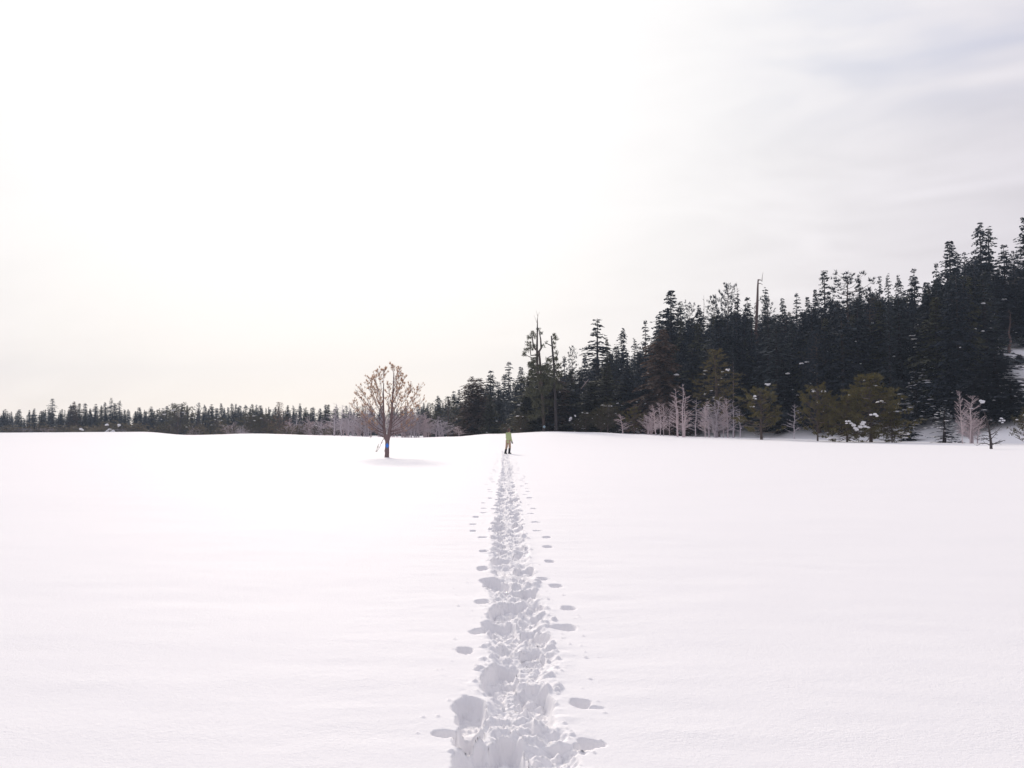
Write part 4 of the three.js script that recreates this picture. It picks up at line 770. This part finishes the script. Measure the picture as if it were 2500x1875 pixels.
// ---------------------------------------------------------------- the walker
{
  const o = new THREE.Group(); o.name = 'person'; tag(o, 'person in light green jacket and tan trousers, seen from behind on the trail', 'person');
  const D = 56, X = (1241 - CX) / FOCAL * D; o.position.set(X, ground(X, -D) + trail(X, D), -D); o.rotation.y = -0.45; scene.add(o);
  const V = (x, y, z) => new THREE.Vector3(x, y, z);
  const J = { hip: V(0, 0.92, 0), lhip: V(-0.085, 0.9, 0), rhip: V(0.085, 0.9, 0.01), lknee: V(-0.13, 0.5, 0.0), rknee: V(0.1, 0.48, -0.03), lank: V(-0.19, 0.1, 0.06), rank: V(0.07, 0.1, 0.0), ltoe: V(-0.2, 0.04, -0.14), rtoe: V(0.09, 0.04, -0.2), waist: V(0.0, 1.08, 0), chest: V(0.01, 1.3, -0.02), neck: V(0.03, 1.45, -0.02), head: V(0.05, 1.6, -0.03), lsh: V(-0.14, 1.38, -0.02), rsh: V(0.15, 1.37, 0), lel: V(-0.17, 1.1, -0.08), lwr: V(-0.09, 0.98, -0.27), rel: V(0.2, 1.1, 0.02), rwr: V(0.24, 0.86, -0.06) };
  const seg = (p, a, b, ra, rb) => { const ab = b.clone().sub(a), t = clamp(p.clone().sub(a).dot(ab) / ab.lengthSq(), 0, 1); return p.distanceTo(a.clone().addScaledVector(ab, t)) - mix(ra, rb, t); };
  const field = (name, mat, bones, lo, hi, res, k, parent, cut) => {
    const mc = new MarchingCubes(res, mat, false, false, 120000); mc.isolation = 0;
    const c = lo.clone().add(hi).multiplyScalar(0.5), half = Math.max(hi.x - lo.x, hi.y - lo.y, hi.z - lo.z) / 2, p = V(0, 0, 0);
    for (let z = 0; z < res; z++) for (let y = 0; y < res; y++) for (let x = 0; x < res; x++) {
      p.set((x - res / 2) / (res / 2) * half + c.x, (y - res / 2) / (res / 2) * half + c.y, (z - res / 2) / (res / 2) * half + c.z);
      let d = 1e9; for (const [a, b, ra, rb, sx = 1] of bones) { const e = seg(p, a, b, ra, rb); const h = clamp(0.5 + 0.5 * (d - e) / k, 0, 1); d = d > 1e8 ? e : mix(d, e, h) - k * h * (1 - h); }
      if (cut) d = Math.max(d, cut(p));
      mc.field[z * res * res + y * res + x] = -d;
    }
    mc.update();
    const g = new THREE.BufferGeometry(), n = mc.count, pos = new Float32Array(n * 3);
    for (let i = 0; i < n; i++) { pos[i * 3] = mc.positionArray[i * 3] * half + c.x; pos[i * 3 + 1] = mc.positionArray[i * 3 + 1] * half + c.y; pos[i * 3 + 2] = mc.positionArray[i * 3 + 2] * half + c.z; }
    g.setAttribute('position', new THREE.BufferAttribute(pos, 3)); g.setAttribute('normal', new THREE.BufferAttribute(mc.normalArray.slice(0, n * 3), 3));
    const m = new THREE.Mesh(g, mat); m.name = name; parent.add(m); return m;
  };
  const skin = std(0.5, 0.3, 0.22, { roughness: 0.6 }), green = std(0.42, 0.49, 0.25), tan = std(0.4, 0.28, 0.2), black = std(0.03, 0.03, 0.035), hair = std(0.09, 0.055, 0.045), red = std(0.25, 0.06, 0.05);
  const fingers = []; for (let k = 0; k < 4; k++) { const w = J.lwr, a = V(w.x + 0.02 + k * 0.004, w.y + 0.02 - k * 0.016, w.z - 0.085), b = V(a.x + 0.018, a.y - 0.012, a.z - 0.04 + Math.abs(k - 1.3) * 0.006); fingers.push([V(w.x + 0.008, w.y + 0.01 - k * 0.008, w.z - 0.03), a, 0.012, 0.01], [a, b, 0.01, 0.008]); }
  field('body', skin, [
    [J.hip, J.chest, 0.1, 0.11], [J.lsh, J.rsh, 0.06, 0.06], [J.chest, J.neck, 0.08, 0.055], [J.neck, V(0.045, 1.54, -0.03), 0.052, 0.055], [V(0.05, 1.6, -0.035), V(0.05, 1.66, -0.02), 0.075, 0.085], [V(0.05, 1.57, -0.07), V(0.05, 1.6, -0.08), 0.045, 0.05], [V(0.05, 1.6, -0.13), V(0.05, 1.625, -0.12), 0.012, 0.009],
    [V(-0.035, 1.615, -0.02), V(-0.038, 1.64, -0.01), 0.014, 0.014], [V(0.135, 1.615, -0.02), V(0.138, 1.64, -0.01), 0.014, 0.014],
    [J.lhip, J.lknee, 0.075, 0.05], [J.lknee, J.lank, 0.05, 0.038], [J.rhip, J.rknee, 0.075, 0.05], [J.rknee, J.rank, 0.05, 0.038], [J.lank, J.ltoe, 0.035, 0.03], [J.rank, J.rtoe, 0.035, 0.03],
    [J.lsh, J.lel, 0.045, 0.038], [J.lel, J.lwr, 0.036, 0.026], [J.rsh, J.rel, 0.045, 0.038], [J.rel, J.rwr, 0.036, 0.026], [J.lwr, V(J.lwr.x + 0.012, J.lwr.y, J.lwr.z - 0.05), 0.026, 0.03], [V(J.lwr.x + 0.01, J.lwr.y + 0.02, J.lwr.z - 0.02), V(J.lwr.x + 0.05, J.lwr.y + 0.04, J.lwr.z - 0.06), 0.013, 0.01], ...fingers,
  ], V(-0.9, 0, -0.9), V(0.9, 1.8, 0.9), 130, 0.02, o);
  field('hair', hair, [[V(0.05, 1.63, 0.0), V(0.05, 1.665, -0.02), 0.098, 0.098], [V(0.05, 1.55, 0.03), V(0.05, 1.62, 0.03), 0.06, 0.09]], V(-0.2, 1.4, -0.25), V(0.3, 1.9, 0.25), 44, 0.03, o, (p) => -0.045 - p.z - (p.y - 1.62) * 0.6);
  const jacket = field('jacket', green, [
    [V(-0.04, 0.84, 0.0), V(-0.05, 1.28, 0), 0.11, 0.1], [V(0.05, 0.82, 0.0), V(0.06, 1.28, 0), 0.115, 0.105], [J.lsh, J.rsh, 0.068, 0.068], [J.chest, V(0.03, 1.46, -0.02), 0.09, 0.065],
    [J.lsh, J.lel, 0.062, 0.054], [J.lel, J.lwr, 0.052, 0.042], [J.rsh, J.rel, 0.062, 0.054], [J.rel, J.rwr, 0.052, 0.042],
  ], V(-0.45, 0.7, -0.5), V(0.45, 1.6, 0.4), 84, 0.04, o, (p) => Math.max(0.76 - p.y, p.y - 1.475));
  field('trousers', tan, [[V(-0.05, 0.9, 0), V(0.05, 0.9, 0), 0.115, 0.115], [J.lhip, J.lknee, 0.1, 0.078], [J.lknee, J.lank, 0.076, 0.062], [J.rhip, J.rknee, 0.1, 0.078], [J.rknee, J.rank, 0.076, 0.062]], V(-0.5, 0.15, -0.5), V(0.5, 1.1, 0.5), 76, 0.025, o, (p) => 0.2 - p.y);
  for (const [knee, ank, toe, top] of [[J.lknee, J.lank, J.ltoe, 0.33], [J.rknee, J.rank, J.rtoe, 0.4]]) {
    const h = ank.clone(); h.y = 0.05; h.z += 0.04;
    field('boot', black, [[knee, ank, 0.082, 0.072], [ank, h, 0.072, 0.055], [h, toe, 0.055, 0.045]], V(ank.x - 0.32, -0.1, ank.z - 0.36), V(ank.x + 0.32, 0.54, ank.z + 0.28), 60, 0.03, o, (p) => Math.max(p.y - top, -p.y));
  }
  const gl = [[J.rwr.clone().setY(0.9), J.rwr, 0.042, 0.04], [J.rwr, V(0.25, 0.78, -0.07), 0.042, 0.045]];
  for (let k = 0; k < 4; k++) { const a = V(0.225 + k * 0.019, 0.77, -0.07 - k * 0.012), b = V(a.x - 0.004, 0.705 + Math.abs(k - 1.4) * 0.01, a.z - 0.02); gl.push([V(0.235 + k * 0.012, 0.8, -0.07), a, 0.018, 0.016], [a, b, 0.016, 0.014]); }
  gl.push([V(0.24, 0.82, -0.09), V(0.22, 0.76, -0.13), 0.019, 0.016]);
  field('glove', black, gl, V(0.05, 0.62, -0.3), V(0.5, 1.0, 0.15), 60, 0.012, o);
}

scene.traverse((m) => { if (m.isMesh) { m.castShadow = true; m.receiveShadow = true; } });
renderer.render(scene, camera);
